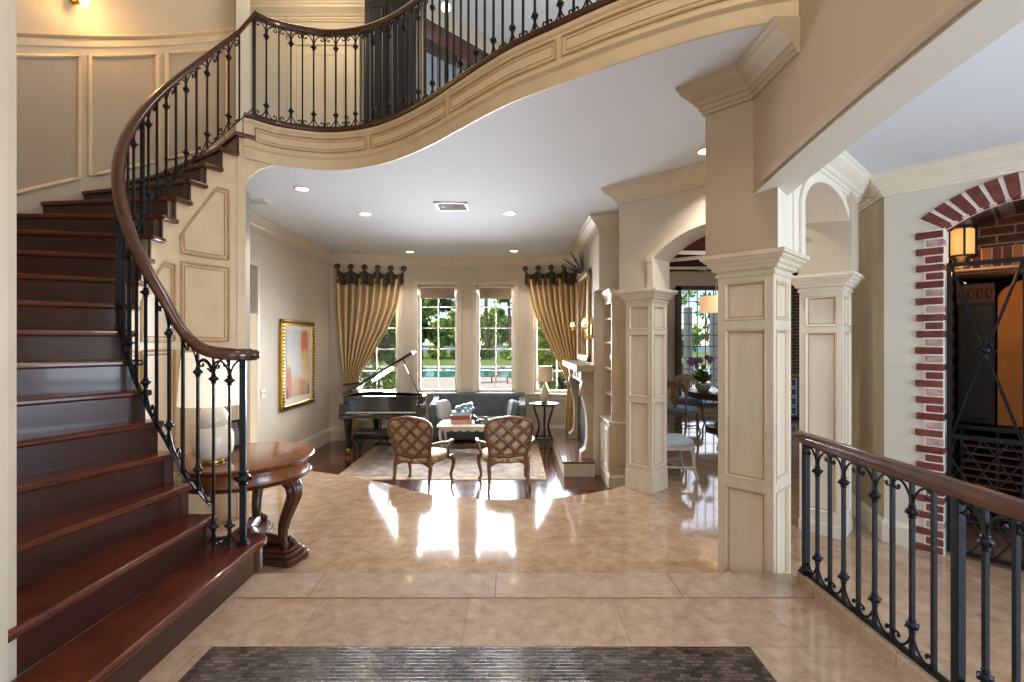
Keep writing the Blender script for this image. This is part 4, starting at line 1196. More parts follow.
# ---- curtains
def curtain(label, p0, e, nin, Lw, tie_s, LO, n_ros, edge):
    """p0: plan point at the outer end; e runs towards the window; nin into the room"""
    t = thing('curtain', label, 'curtain', p0+UZ*ZW)
    ztop, ztie = 2.80, .62
    FE = edge[-1][1]
    def fr(v):
        for (a,b),(c,d) in zip(edge, edge[1:]):
            if v <= c: return b+(d-b)*(v-a)/(c-a)
        return FE
    def fn(u, v):
        if v < .72:
            q = v/.72; z = ztop+(ztie-ztop)*q; f = fr(q)
        else:
            q = (v-.72)/.28; z = ztie+(ZW+.02-ztie)*q; f = FE+.05*math.sin(q*pi*.6)
        lo = LO*min(1,v/.72)**2
        s = tie_s+lo+(Lw-tie_s-lo)*u*f*(1-1.5*lo)
        k = 9; amp = .05*(.55+.45*f)
        dpt = .11+amp*math.sin(2*pi*k*u)+.02*math.sin(2*pi*3.3*u+1)
        return p0+e*s+nin*dpt+UZ*z
    mb = MB(); mb.grid(fn, 132, 44, lambda u, v: 0 if (u*9+.15)%1 < .46 else 1)
    o = mb.build('drape', [MT['curtain_gold'],MT['curtain_taupe']], t, world=True, smooth=80)
    so = o.modifiers.new('solid','SOLIDIFY'); so.thickness = .006
    def fv(u, v):
        sc = abs(math.sin(pi*(n_ros-1)*u))
        zt_ = 3.0-.10*sc**.8; zb_ = 2.69-.05*math.sin(pi*(n_ros-1)*u*1.0)**2
        z = zt_+(zb_-zt_)*v
        return p0+e*(tie_s+.01+(Lw-tie_s+.02)*u)+nin*(.125+.035*math.sin(2*pi*9*u)+.025*v)+UZ*z
    mb = MB(); mb.grid(fv, 120, 8); o = mb.build('valance', MT['valance'], t, world=True, smooth=80)
    so = o.modifiers.new('solid','SOLIDIFY'); so.thickness = .012
    for i in range(n_ros):
        c = p0+e*(tie_s+.01+(Lw-tie_s+.02)*i/(n_ros-1))+nin*.10+UZ*3.035
        M = Matrix.Rotation(math.atan2(nin.y,nin.x),3,'Z') @ Matrix.Rotation(R(90),3,'Y')
        mb = MB(); mb.lathe([(.012,-.09),(.012,0),(.055,.0),(.062,.012),(.05,.02),(.035,.022),(.03,.034),(.0,.038)], c, 18, M)
        mb.build('rosette', MT['bronze'], t, world=True, smooth=40)
    c = p0+e*(tie_s+LO+(Lw-tie_s-LO)*.115)+nin*.11+UZ*ztie
    mb = MB(); mb.tube([c+e*(Lw-tie_s)*.125*math.cos(2*pi*i/24)+nin*.085*math.sin(2*pi*i/24)+UZ*.02*math.cos(2*pi*i/24) for i in range(24)], .02, 8, closed=True)
    mb.build('tieback', MT['valance'], t, world=True, smooth=50)
eL = (bay[1]-bay[0]).normalized(); eR = (bay[3]-bay[2]).normalized()
curtain('gold and taupe striped curtain tied back behind the piano', bay[0], eL, Vector((eL.y,-eL.x,0)), 1.46, .15, .16, 6, [(0,1.0),(.28,.93),(.5,.80),(.75,.56),(.92,.36),(1,.30)])
pe = bay[2]+eR*(1.41-.25)/eR.x
curtain('gold and taupe striped curtain tied back beside the fireplace', pe, -eR, Vector((eR.y,-eR.x,0)), 1.11, .02, .0, 5, [(0,1.0),(.28,.88),(.5,.70),(.75,.44),(.92,.27),(1,.20)])

# ---- painting, switch, picture by the entrance
t = thing('framed_painting', 'tall abstract painting in a ribbed gilt frame hanging past the stair', 'painting', (-3.77,8.41,1.10), R(90))
w, h = 1.28, 1.52                                    # local x runs away from the viewer (world +Y)... local y = -X
M = Matrix.Identity(3)
mb = MB(); d0 = -.05
for (x0,x1,z0,z1) in ((-w/2,-w/2+.1,-h/2,h/2),(w/2-.1,w/2,-h/2,h/2),(-w/2,w/2,-h/2,-h/2+.1),(-w/2,w/2,h/2-.1,h/2)): mb.b2(x0,x1,d0,0,z0,z1)
fr = mb.build('frame', MT['gold'], t, bevel=.018)
mb = MB()
def corrug(n, L_):
    P = [(-L_/2, d0+.004)]
    for i in range(n):
        q = -L_/2+L_*i/n; st_ = L_/n
        P += [(q+st_*.1,d0+.002),(q+st_*.2,d0-.014),(q+st_*.6,d0-.014),(q+st_*.7,d0+.002)]
    return P+[(L_/2,d0+.004)]
for x in (-w/2+.03, w/2-.07): mb.prism([Vector((x,y,z)) for z, y in corrug(26,h-.06)], (.04,0,0))
for z in (-h/2+.03, h/2-.07): mb.prism([Vector((x,y,z)) for x, y in corrug(21,w-.06)], (0,0,.04))
mb.build('ribbed_edge', MT['golddk'], fr)
mb = MB(); mb.b2(-w/2+.09,w/2-.09,-.03,-.01,-h/2+.09,h/2-.09); mb.build('mount', mat('picture_mount',(228,218,206),.8,var=.01), t)
m, nt, p, N, L = base('abstract_canvas')
tc = N('ShaderNodeTexCoord'); sp = N('ShaderNodeSeparateXYZ'); L(tc.outputs['Object'], sp.inputs[0])
nz = N('ShaderNodeTexNoise'); nz.inputs['Scale'].default_value = 4; nz.inputs['Detail'].default_value = 6
L(tc.outputs['Object'], nz.inputs['Vector'])
def blob(cx, cz, sx, sz, wob=.9):
    def mth(op, a, b=None):
        n = N('ShaderNodeMath'); n.operation = op
        for k, v in enumerate((a, b)):
            if v is None: continue
            if isinstance(v, (int, float)): n.inputs[k].default_value = v
            else: L(v, n.inputs[k])
        return n.outputs[0]
    dx = mth('POWER', mth('ABSOLUTE', mth('DIVIDE', mth('SUBTRACT', sp.outputs['X'], cx), sx)), 3)
    dz = mth('POWER', mth('ABSOLUTE', mth('DIVIDE', mth('SUBTRACT', sp.outputs['Z'], cz), sz)), 3)
    d = mth('ADD', mth('ADD', dx, dz), mth('MULTIPLY', mth('SUBTRACT', nz.outputs['Fac'], .5), wob))
    r = N('ShaderNodeMapRange'); r.inputs['From Min'].default_value = 1.25; r.inputs['From Max'].default_value = .1; r.interpolation_type = 'SMOOTHSTEP'; L(d, r.inputs['Value'])
    return r.outputs[0]
cr = N('ShaderNodeValToRGB'); e = cr.color_ramp.elements
for _ in range(2): e.new(.5)
for k, (q, c) in enumerate([(.3,(206,178,140)),(.45,(206,200,190)),(.6,(184,194,198)),(.75,(214,196,156))]): e[k].position = q; e[k].color = srgb(c)
L(nz.outputs['Fac'], cr.inputs['Fac'])
col = cr.outputs['Color']
for (cx,cz,sx,sz,c) in ((.0,-.40,.50,.20,(196,156,104)),(.22,.36,.16,.30,(206,106,66)),(.26,-.02,.17,.30,(214,184,116)),(.16,-.42,.16,.16,(180,110,56)),(-.37,-.28,.10,.28,(184,84,44)),(-.43,-.52,.05,.16,(60,32,28)),(.39,-.50,.06,.14,(84,52,48))):
    mx = N('ShaderNodeMix'); mx.data_type = 'RGBA'; mx.inputs['B'].default_value = srgb(c)
    L(blob(cx,cz,sx,sz), mx.inputs['Factor']); L(col, mx.inputs['A']); col = mx.outputs['Result']
L(col, p.inputs['Base Color']); p.inputs['Roughness'].default_value = .5
mb = MB(); mb.b2(-w/2+.19,w/2-.19,-.036,-.028,-h/2+.2,h/2-.17); cv = mb.build('canvas', m, t)
t = thing('switch_plate', 'small white light switch plate between the opening and the painting', 'light switch', (-3.77,7.26,.71), R(90))
mb = MB(); mb.b2(-.06,.06,-.012,0,-.06,.06); mb.build('plate', MT['white'], t, bevel=.004)
mb = MB()
for x in (-.03,.03): mb.b2(x-.012,x+.012,-.02,-.01,-.025,.025)
mb.build('toggle', MT['white'], t)
t = thing('picture_frame', 'dark carved picture frame on the entrance wall, cut by the frame edge', 'picture frame', (-1.93,1.40,1.645), R(90))
mb = MB(); w, h = .80, .37
for (x0,x1,z0,z1) in ((-w/2,-w/2+.05,-h/2,h/2),(w/2-.05,w/2,-h/2,h/2),(-w/2,w/2,-h/2,-h/2+.05),(-w/2,w/2,h/2-.05,h/2)): mb.b2(x0,x1,-.03,-.002,z0,z1)
mb.build('frame', MT['blackwood'], t, bevel=.008)
mb = MB(); mb.b2(-w/2+.04,w/2-.04,-.012,-.004,-h/2+.04,h/2-.04); mb.build('picture', mat('dim_print',(120,104,84),.6,var=.3,scale=3), t)

# ---- fireplace
t = thing('fireplace', 'carved stone fireplace with mantel shelf on a raised dark marble hearth', 'fireplace', (1.26,8.3,ZW))
mb = MB(); mb.b2(.79,1.262,7.31,9.30,ZW,ZW+.205); mb.build('hearth_base', MT['crown'], t, world=True, bevel=.006)
mb = MB(); mb.b2(.765,1.262,7.285,9.32,ZW+.205,ZW+.24); mb.build('hearth_slab', mat('dark_hearth_marble',(96,76,70),.12,var=.3,scale=5,coat=.5,detail=7), t, world=True, bevel=.008)
ZH = ZW+.24
PP = [(0,0),(-.19,0),(-.19,.10),(-.16,.12),(-.12,.16),(-.095,.30),(-.09,.50),(-.105,.70),(-.15,.90),(-.185,1.02),(-.19,1.12),(-.17,1.20),(-.19,1.24),(-.19,1.36),(0,1.36)]
for y in (7.46,8.95):
    mb = MB(); mb.prism([Vector((1.262+x,y,ZH+z)) for x, z in PP], (0,.2,0)); pl = mb.build('pilaster', MT['stone'], t, world=True, bevel=.01)
    mb = MB()
    for i in range(6):
        a = i/5; mb.ell((1.262-.17-.02*math.sin(a*6),y+.02+.16*a,ZH+1.04+.05*math.cos(i*2)),(.032,.026,.055),8,6)
    mb.build('acanthus_carving', MT['stone'], pl, world=True, smooth=60)
mb = MB(); mb.b2(1.115,1.262,7.48,9.13,ZH+1.16,ZH+1.362)
for i in range(5): mb.frame_rect((1.115,9.1-.33*i,ZH+1.18),(0,-1,0),(0,0,1),(-1,0,0),.02,.29,.02,.14,.02,.012)
mb.build('frieze', MT['stone'], t, world=True)
mb = MB(); mb.sweep([V2(1.262,9.17,ZH+1.36),V2(1.12,9.17,ZH+1.36),V2(1.12,7.44,ZH+1.36),V2(1.262,7.44,ZH+1.36)], [(-.14,0),(.02,0),(.03,.02),(.055,.04),(.06,.055),(.085,.06),(.085,.10),(-.14,.10)], side=-1)
mb.b2(1.112,1.262,7.445,9.165,ZH+1.37,ZH+1.455); mb.build('mantel_shelf', MT['stone'], t, world=True, bevel=.004)
mb = MB(); mb.b2(1.235,1.262,7.66,8.95,ZH,ZH+1.16); mb.build('firebox', mat('sooty_firebox',(34,30,28),.8), t, world=True)
MT['mframe'] = mat('aged_gilt', (166,140,98), .4, .3, var=.3, scale=14)
# mirror and two sconces above
t = thing('overmantel_mirror', 'tall mirror in a carved frame above the mantelpiece', 'mirror', (1.26,8.25,1.16))
mb = MB(); mb.b2(1.235,1.258,7.72,8.78,1.18,2.62); mb.build('mirror_glass', mat('silvered_glass',(232,232,232),.03,1,var=0), t, world=True)
mb = MB()
for (y0,y1,z0,z1) in ((7.62,7.74,1.16,2.66),(8.76,8.88,1.16,2.66),(7.62,8.88,1.16,1.27),(7.62,8.88,2.56,2.68)): mb.b2(1.20,1.258,y0,y1,z0,z1)
mb.build('frame', MT['mframe'], t, world=True, bevel=.02)
mb = MB()
for i in range(9):
    a = R(-72+144*i/8); l = .26+.14*math.cos(a)
    M = Matrix.Rotation(a,3,'X') @ Matrix.Rotation(R(-6-24*(i%3)),3,'Y')
    mb.ell(Vector((1.22,8.25,2.66))+M @ Vector((0,0,l*.6)),(.02,.035,l*.5),8,6,1,M)
mb.build('leaf_crest', mat('verdigris_leaf',(104,104,96),.4,.4,var=.4,scale=20), t, world=True, smooth=60)
for lab, y in (('gilt candle sconce on the chimney breast, nearer the bookcase',7.50),('gilt candle sconce on the chimney breast, nearer the window',9.05)):
    s = thing('wall_sconce', lab, 'sconce', (1.26,y,1.66), 0, 'sconces over the mantelpiece')
    mb = MB(); mb.ell((-.015,0,0),(.02,.05,.13),12,8); mb.ell((-.02,0,.17),(.02,.02,.06),10,6); mb.build('backplate', MT['gold'], s, smooth=60)
    for dy, dx in ((-.09,-.12),(.09,-.12)):
        mb = MB(); mb.tube(catmull([(-.02,0,-.05),(-.07,dy*.4,-.12),(dx,dy,-.06),(dx,dy,.04)],4), .010, 7); mb.lathe([(.012,.03),(.035,.045),(.03,.055),(.012,.06),(.012,.12)], (dx,dy,0), 10); a = mb.build('arm', MT['gold'], s, smooth=50)
        mb = MB(); mb.lathe([(.042,.11),(.022,.195),(.020,.195),(.039,.11)], (dx,dy,0), 14); mb.build('candle_shade', glow('sconce_shade',(255,234,204),.9,(244,232,208)), a, smooth=40)
MT['bookc'] = mat('glazed_cabinet_paint', (188,170,140), .45, var=.08, scale=9, stretch=(1,1,.15))
# ---- built-in bookcase beside the middle column
t = thing('built_in_bookcase', 'tall cream built-in bookcase with panelled end beside the fireplace', 'bookcase', (1.6,7.05,ZW))
x0, y0, y1 = 1.36, 6.74, 7.41
mb = MB(); H0 = .90
mb.b2(x0+.02,1.84,y0+.019,y1,ZW+.18,ZW+H0)
mb.recess_face((x0+.02,y0+.02,ZW+.18),(1,0,0),UZ,(0,-1,0),.42,H0-.18,[(.09,.34,.07,.64)],.012,.025)
mb.build('base_cabinet', [MT['bookc'],MT['glaze2']], t, world=True)
mb = MB(); mb.sweep([V2(x0+.02,y1,ZW),V2(x0+.02,y0+.02,ZW),V2(1.84,y0+.02,ZW)], [(-.02,0),(.022,0),(.022,.15),(.008,.18),(-.02,.18)], side=1); mb.build('plinth', MT['trim'], t, world=True)
mb = MB(); mb.b2(x0-.01,1.84,y0-.01,y1,ZW+H0,ZW+H0+.035); mb.build('counter', MT['trim'], t, world=True, bevel=.01)
for i in range(2):
    a = y0+.05+i*.31
    mb = MB(); mb.b2(x0,x0+.018,a,a+.29,ZW+.22,ZW+.86); mb.frame_rect((x0,a+.29,ZW+.22),(0,-1,0),UZ,(-1,0,0),.05,.24,.06,.58,.022,.01)
    d = mb.build('door', MT['trim'], t, world=True)
    mb = MB(); mb.ell((x0-.02,a+(.26 if i == 0 else .03),ZW+.62),(.012,.012,.012),10,6); mb.build('knob', MT['blackwood'], d, smooth=60) if False else None
zu, zt2 = ZW+H0+.035, 2.14
ux = x0+.05
mb = MB(); mb.b2(ux,1.84,y0+.04,y0+.09,zu,zt2); mb.b2(ux,1.84,y1-.05,y1,zu,zt2); mb.b2(1.78,1.84,y0+.04,y1,zu,zt2); mb.b2(ux,1.84,y0+.04,y1,zt2-.1,zt2)
mb.recess_face((ux,y0+.039,zu),(1,0,0),UZ,(0,-1,0),.43,zt2-zu,[(.08,.34,.06,1.40),],.012,.025)
mb.build('upper_case', [MT['bookc'],MT['glaze2']], t, world=True)
mb = MB()
for z in (.34,.72,1.10,1.45): mb.b2(ux+.02,1.78,y0+.09,y1-.05,zu+z,zu+z+.025)
mb.build('shelf', MT['trim'], t, world=True)
mb = MB(); mb.sweep([V2(ux,y1-.0,zt2),V2(ux,y0+.04,zt2),V2(1.84,y0+.04,zt2)], [(-.02,0),(.005,0),(.01,.02),(.03,.04),(.045,.07),(.05,.10),(-.02,.10)], side=1); mb.build('cornice', MT['trim'], t, world=True, smooth=35)
t = thing('amber_vase', 'amber glazed vase standing on a bookcase shelf', 'vase', (ux+.10,6.98,zu+.72+.0255))
mb = MB(); mb.lathe([(.04,0),(.075,.08),(.085,.16),(.05,.25),(.03,.29),(.04,.31)], n=18); mb.build('body', mat('amber_glaze',(204,128,44),.2,coat=.5), t, smooth=50)

# ================================================================ ENTRANCE SIDE
# ---- round console table under the curve of the stair
tc_ = V2(-2.16,3.88,ZT)
t = thing('pedestal_table', 'round burl-top table on carved dark legs inside the stair curve', 'table', tc_)
TH = .80
mb = MB(); mb.lathe([(.02,TH-.04),(.485,TH-.04),(.50,TH-.034),(.515,TH-.02),(.523,TH-.012),(.515,TH-.003),(.50,TH),(.02,TH)], n=64); mb.build('tabletop', MT['tablewood'], t, smooth=35)
mb = MB(); mb.lathe([(.40,TH-.155),(.47,TH-.155),(.475,TH-.145),(.468,TH-.135),(.468,TH-.055),(.48,TH-.04),(.40,TH-.04)], n=64)
ap = mb.build('apron', MT['tablewood'], t, smooth=35)
mb = MB(); mb.lathe([(.462,TH-.165),(.495,TH-.163),(.50,TH-.152),(.485,TH-.145),(.462,TH-.14)], n=64); mb.build('apron_bead', MT['tabledark'], ap, smooth=40)
for a_ in (-15,105,225):
    a = R(a_); Mz = Matrix.Rotation(a,3,'Z')
    P = catmull([(.40,0,.645),(.455,0,.58),(.46,0,.50),(.42,0,.40),(.375,0,.28),(.37,0,.18),(.39,0,.12)], 5)
    n = len(P)
    mb = MB(); mb.tube([Mz @ q for q in P], [.062-.026*min(1,i/(n*.8)) for i in range(n)], 10, flat=1.0)
    lg = mb.build('leg', MT['tabledark'], t, smooth=50)
    mb = MB()
    for k in range(3):
        s_ = (k-1)*.035
        P2 = [Mz @ (q+Vector((.03*(1-i/n)+.02, s_*(1-.5*i/n), 0))) for i, q in enumerate(P[:int(n*.75)])]
        mb.tube(P2, [.02-.012*i/len(P2) for i in range(len(P2))], 6)
    for k in range(5): mb.ell(Mz @ Vector((.45+.02*math.cos(k*2.2), (k-2)*.028, .60-.02*abs(k-2))),(.028,.022,.032),8,6)
    mb.build('acanthus_carving', MT['tabledark'], lg, smooth=50)
    mb = MB()
    for k in range(7): mb.ell(Mz @ Vector((.405+.03*math.cos(k*1.3), (k-3)*.018, .135+.018*math.sin(k*2))),(.024,.02,.038),8,6)
    mb.build('paw_foot', MT['tabledark'], lg, smooth=50)
mb = MB()
for i, (rr, wd, z0, z1) in enumerate(((.53,.125,0,.05),(.505,.105,.05,.085),(.48,.085,.085,.11))):
    poly = []
    for a_ in (-15,105,225):
        a = R(a_); c, s = math.cos(a), math.sin(a)
        for q in ((rr-.03,-wd),(rr,-wd+.03),(rr,wd-.03),(rr-.03,wd)): poly.append((q[0]*c-q[1]*s, q[0]*s+q[1]*c))
        b = a+R(60); poly.append((.17*math.cos(b),.17*math.sin(b)))
    mb.poly_z(poly, z0, z1)
mb.build('plinth_base', MT['tabledark'], t, bevel=.006)
mb = MB()
for a_ in (-15,105,225):
    Mz = Matrix.Rotation(R(a_),3,'Z'); mb.tube([Mz @ Vector((.12,0,.155)), Mz @ Vector((.20,0,.15)), Mz @ Vector((.36,0,.145))], [.03,.045,.04], 12)
mb.ell((0,0,.16),(.10,.10,.06),16,8); mb.build('turned_stretcher', MT['tabledark'], t, smooth=50)
zt = ZT+TH+.0005
t = thing('table_lamp', 'white ceramic gourd lamp with cream drum shade behind the stair railing', 'lamp', (-2.28,3.66,zt))
mb = MB(); mb.lathe([(.06,0),(.075,.004),(.075,.018),(.06,.022)], n=28); mb.build('brass_foot', MT['gold'], t, smooth=40)
mb = MB(); mb.lathe([(.06,.02),(.105,.03),(.132,.07),(.141,.13),(.139,.20),(.118,.255),(.09,.275)], n=40); mb.build('lower_gourd', MT['ceramic'], t, smooth=60)
mb = MB(); mb.lathe([(.085,.27),(.103,.288),(.107,.325),(.096,.375),(.065,.418),(.02,.436),(.012,.47)], n=36); mb.build('upper_gourd', MT['ceramic'], t, smooth=60)
mb = MB(); mb.lathe([(.224,.44),(.228,.44),(.20,.83),(.196,.83)], n=44); mb.build('lamp_shade', MT['shade'], t, smooth=40)
t = thing('photo_frame', 'small dark photo frame leaning on the round table behind the lamp', 'photo frame', (-2.38,4.13,zt), R(66))
M = Matrix.Rotation(R(-18),4,'X')
mb = MB()
for (x0_,x1_,z0_,z1_) in ((-.09,-.07,0,.24),(.07,.09,0,.24),(-.09,.09,0,.02),(-.09,.09,.22,.24)): mb.obox(M @ Vector((x0_,0,z0_)), (M @ Vector((x1_-x0_,0,0))), M @ Vector((0,.014,0)), M @ Vector((0,0,z1_-z0_)))
mb.build('frame', MT['iron'], t)
mb = MB(); mb.obox(M @ Vector((-.075,.005,.015)), M @ Vector((.15,0,0)), M @ Vector((0,.006,0)), M @ Vector((0,0,.21))); mb.build('photo', mat('grey_print',(120,116,110),.4,var=.4,scale=8), t)

# ---- ceiling lights and vents
LABL = {0:'recessed light in the living ceiling, closest to the balcony edge and stair',1:'recessed light between the stair-side wall and the ceiling vent',2:'recessed light past the ceiling vent, on the fireplace side',
        3:'recessed light near the bay, on the piano side',4:'recessed light near the bay, in front of the window nearer the lamp',5:'recessed light close to the wall block over the near column'}
for i, (x, y) in enumerate([(-2.48,5.68),(-2.08,6.8),(-.03,6.75),(-2.06,9.68),(.04,9.6),(1.84,4.55)]):
    t = thing('ceiling_light', LABL[i], 'ceiling light', (x,y,CEIL), 0, 'recessed ceiling lights')
    mb = MB(); mb.lathe([(.07,0),(.10,0),(.10,-.006),(.09,-.010),(.07,-.004)], n=28); mb.build('trim_ring', MT['white'], t, smooth=40)
    mb = MB(); mb.lathe([(.0,-.001),(.068,-.001),(.07,-.004),(.0,-.004)], n=24); mb.build('lens', glow('lit_lens',(255,236,206),7), t)
t = thing('ceiling_vent', 'square air vent with louvres in the middle of the living ceiling', 'vent', (-.80,6.42,CEIL))
mb = MB()
for (a,b,c,d) in ((-.22,-.18,-.2,.2),(.18,.22,-.2,.2),(-.22,.22,-.2,-.16),(-.22,.22,.16,.2)): mb.b2(a,b,c,d,-.012,0)
mb.build('frame', MT['white'], t, bevel=.003)
mb = MB()
for i in range(9): mb.obox((-.18,-.16+i*.035,-.0105),(.36,0,0),(0,.034,.007),(0,0,.002))
mb.build('louvres', mat('vent_grey',(196,198,200),.5), t)
t = thing('ceiling_speaker', 'small pale ceiling grille close to the stair-side wall', 'speaker', (-3.28,6.2,CEIL))
mb = MB(); mb.b2(-.14,.14,-.11,.11,-.010,0); mb.build('bezel', MT['white'], t, bevel=.003)
mb = MB(); mb.b2(-.11,.11,-.08,.08,-.013,-.009); mb.build('grille', mat('speaker_mesh',(186,190,194),.6), t)

# ---- sconce on the curved stair wall
a = R(166.5); c = cyl(2.26,a,4.66)
t = thing('stair_sconce', 'lit glass wall sconce high on the curved stair wall', 'sconce', c, a+pi)
mb = MB(); mb.ell((-.0,0,.12),(.02,.05,.09),12,8); mb.tube([(0,0,.06),(.09,0,.02),(.12,0,.05)], .01, 7); mb.build('bracket', MT['gold'], t, smooth=50)
mb = MB(); mb.lathe([(.0,-.035),(.02,-.03),(.03,0),(.045,.05),(.05,.11),(.046,.11),(.03,.03)], (.12,0,.02), 16); mb.build('glass_cup', glow('amber_cup',(255,214,140),3.2,(255,236,200)), t, smooth=50)

# ================================================================ UPPER HALL
t = thing('armoire', 'tall near-black armoire standing in the upper hall behind the balcony railing', 'armoire', (-1.70,6.72,BALC-.02))
mb = MB(); mb.b2(-.30,.32,-.22,.24,0,2.45); mb.build('body', MT['blackwood'], t, bevel=.01)
mb = MB(); mb.sweep([V2(-.30,.24,2.45),V2(-.30,-.22,2.45),V2(.32,-.22,2.45),V2(.32,.24,2.45)], [(-.02,0),(.0,0),(.05,.06),(.06,.12),(-.02,.12)], side=1); mb.build('cornice', MT['blackwood'], t)
for x in (-.28,.02):
    mb = MB(); mb.b2(x,x+.28,-.24,-.22,.12,2.38); mb.frame_rect((x,-.24,.12),(1,0,0),UZ,(0,-1,0),.05,.23,.08,2.18,.02,.012); mb.build('door', MT['blackwood'], t)
t = thing('drape', 'narrow pale drape hanging beside the armoire upstairs', 'curtain', (-1.26,6.72,BALC))
mb = MB(); mb.grid(lambda u,v: Vector((-.06+.12*u, .02*math.sin(u*20), .02+2.5*v)), 24, 6); o = mb.build('cloth', MT['curtain_taupe'], t, smooth=80); so = o.modifiers.new('solid','SOLIDIFY'); so.thickness = .01
t = thing('pendant_light', 'small lit globe pendant hanging in the upper hall', 'lamp', (-.84,6.1,6.6))
mb = MB(); mb.tube([(0,0,0),(0,0,-.82)], .008, 6); mb.lathe([(.05,-.01),(.05,0)], n=12); mb.build('rod', MT['bronze'], t)
mb = MB(); mb.ell((0,0,-.86),(.06,.06,.06),14,10); mb.build('globe', glow('globe_glow',(255,232,200),5), t, smooth=60)

# ================================================================ WINE ROOM
TB = Matrix(((eB.x,nB.x,0),(eB.y,nB.y,0),(0,0,1)))         # local (s, depth, z) -> world
rzB = math.atan2(eB.y,eB.x)
def boxB(mb, s0, s1, t0, t1, z0, z1): mb.obox((s0,t0,z0),(s1-s0,0,0),(0,t1-t0,0),(0,0,z1-z0))
t = thing('brick_arch', 'red brick arch with white mortar framing the wine room', 'brick arch', (b0.x,b0.y,0), rzB)
rb = random.Random(3)
bm_ = [MT['brick'], mat('dark_red_brick',(104,44,36),.8,var=.3,scale=16,bump=.3), mat('whitewashed_brick',(176,150,146),.85,var=.35,scale=18,bump=.3)]
mb = MB(); z = ZT; i = 0
while z < 2.36:
    for side in (0,1):
        lng = i % 2 == 0; w_ = .172 if lng else .108
        x0_ = .384-w_ if side == 0 else 1.346; j = rb.uniform(-.004,.004)
        mb.mi = (0 if rb.random() < .75 else 1) if lng else (2 if rb.random() < .55 else 0)
        boxB(mb, x0_+j, x0_+w_+j, -.016, .12, z+.006, z+.061)
        mb.mi = rb.choice((0,1))
        boxB(mb, x0_+(w_-.05 if side == 0 else 0), x0_+(w_ if side == 0 else .05), .13, .24, z+.006, z+.061)
    z += .067; i += 1
# voussoirs
sv = [.372+.986*k/200 for k in range(201)]; pts = [Vector((s,0,arcB(s))) for s in sv]
lv_ = [0]
for a, b in zip(pts,pts[1:]): lv_.append(lv_[-1]+(b-a).length)
nv = 13; tot = lv_[-1]
def arcpt(d):
    j = max(k for k in range(len(lv_)) if lv_[k] <= d+1e-9); j = min(j, len(lv_)-2)
    q = pts[j].lerp(pts[j+1],(d-lv_[j])/(lv_[j+1]-lv_[j])); e = (pts[j+1]-pts[j]).normalized()
    return q, Vector((-e.z,0,e.x))
for k in range(nv):
    d0, d1 = tot*k/nv+.011, tot*(k+1)/nv-.011
    (p0_,n0_),(p1_,n1_) = arcpt(max(0,d0)), arcpt(min(tot,d1))
    fan = Vector((.865,0,2.05)); g0 = (p0_-fan).normalized(); g1 = (p1_-fan).normalized(); o0 = p0_+g0*.175; o1 = p1_+g1*.175
    mb.mi = 0 if rb.random() < .8 else 1
    mb.prism([p0_-Vector((0,.016,0)), p1_-Vector((0,.016,0)), o1-Vector((0,.016,0)), o0-Vector((0,.016,0))], (0,.13,0))
mb.build('bricks', bm_, t, bevel=.006)
mb = MB()
boxB(mb,.262,.386,-.008,.24,ZT,2.40); boxB(mb,1.344,1.468,-.008,.24,ZT,2.40)
band = [arcpt(tot*k/40) for k in range(41)]
mb.prism([p-Vector((0,.008,0)) for p, n in band]+[p+(p-Vector((.865,0,2.05))).normalized()*.167-Vector((0,.008,0)) for p, n in reversed(band)], (0,.14,0))
mb.build('mortar', MT['mortar'], t)
# vaulted brick room behind
mb = MB(); 
vb = [Vector((s,.20,arcB(s))) for s in sb]
for a, b in zip(vb,vb[1:]): mb.prism([a,b,b+UZ*.1,a+UZ*.1],(0,1.6,0))
boxB(mb,.22,.325,.24,1.9,ZT,2.5); boxB(mb,1.37,1.47,.24,1.9,ZT,2.5)
boxB(mb,.36,1.37,.66,.76,2.30,2.62); boxB(mb,.36,1.37,1.75,1.85,ZT,2.6); boxB(mb,.36,1.37,.76,1.75,2.10,2.16)
o = mb.build('wall_wine_vault', MT['brickdark']); o.location = (b0.x,b0.y,0); o.rotation_euler.z = rzB
struct(o, 'dark brick vault and lintel inside the wine room', 'wall')
mb = MB()
mb.mi = 0
boxB(mb,.36,1.37,.665,.76,2.12,2.31)
for k in range(16):
    mb.mi = 1 if k % 3 else 2; s = .37+k*.0625; boxB(mb, s, s+.05, .645, .72, 2.135, 2.295)
o = mb.build('wall_wine_lintel', [MT['mortar'],MT['brick'],mat('tan_brick',(176,112,70),.85,var=.2)], bevel=.004); o.location = (b0.x,b0.y,0); o.rotation_euler.z = rzB
struct(o, 'soldier-course brick lintel lit by the lantern', 'lintel')
t = thing('wine_cabinet', 'tall black cabinet inside the wine room behind the gate', 'cabinet', (b0.x,b0.y,ZT), rzB)
mb = MB(); boxB(mb,.35,.61,1.05,1.70,.95,2.26); mb.build('carcass', MT['blackwood'], t, bevel=.01)
mb = MB(); mb.mi=0; boxB(mb,.36,.60,1.03,1.05,1.0,2.05); mb.build('door', MT['blackwood'], t, bevel=.008)
mb = MB(); boxB(mb,.355,.61,1.02,1.05,2.07,2.24)
for k in range(4): mb.ell((.39+k*.06,1.02,2.155),(.024,.012,.05),10,6)
mb.build('carved_frieze', mat('dim_carving',(70,40,28),.5,var=.3), t)
t = thing('wine_counter', 'dark counter with open rack below inside the wine room', 'counter', (b0.x,b0.y,ZT), rzB)
mb = MB(); boxB(mb,.37,1.36,.95,1.74,.90,.945); mb.build('countertop', MT['blackwood'], t, bevel=.008)
mb = MB()
for k in range(5): boxB(mb,.38+k*.235,.405+k*.235,1.02,1.74,0,.90)
mb.build('upright', MT['blackwood'], t)
mb = MB()
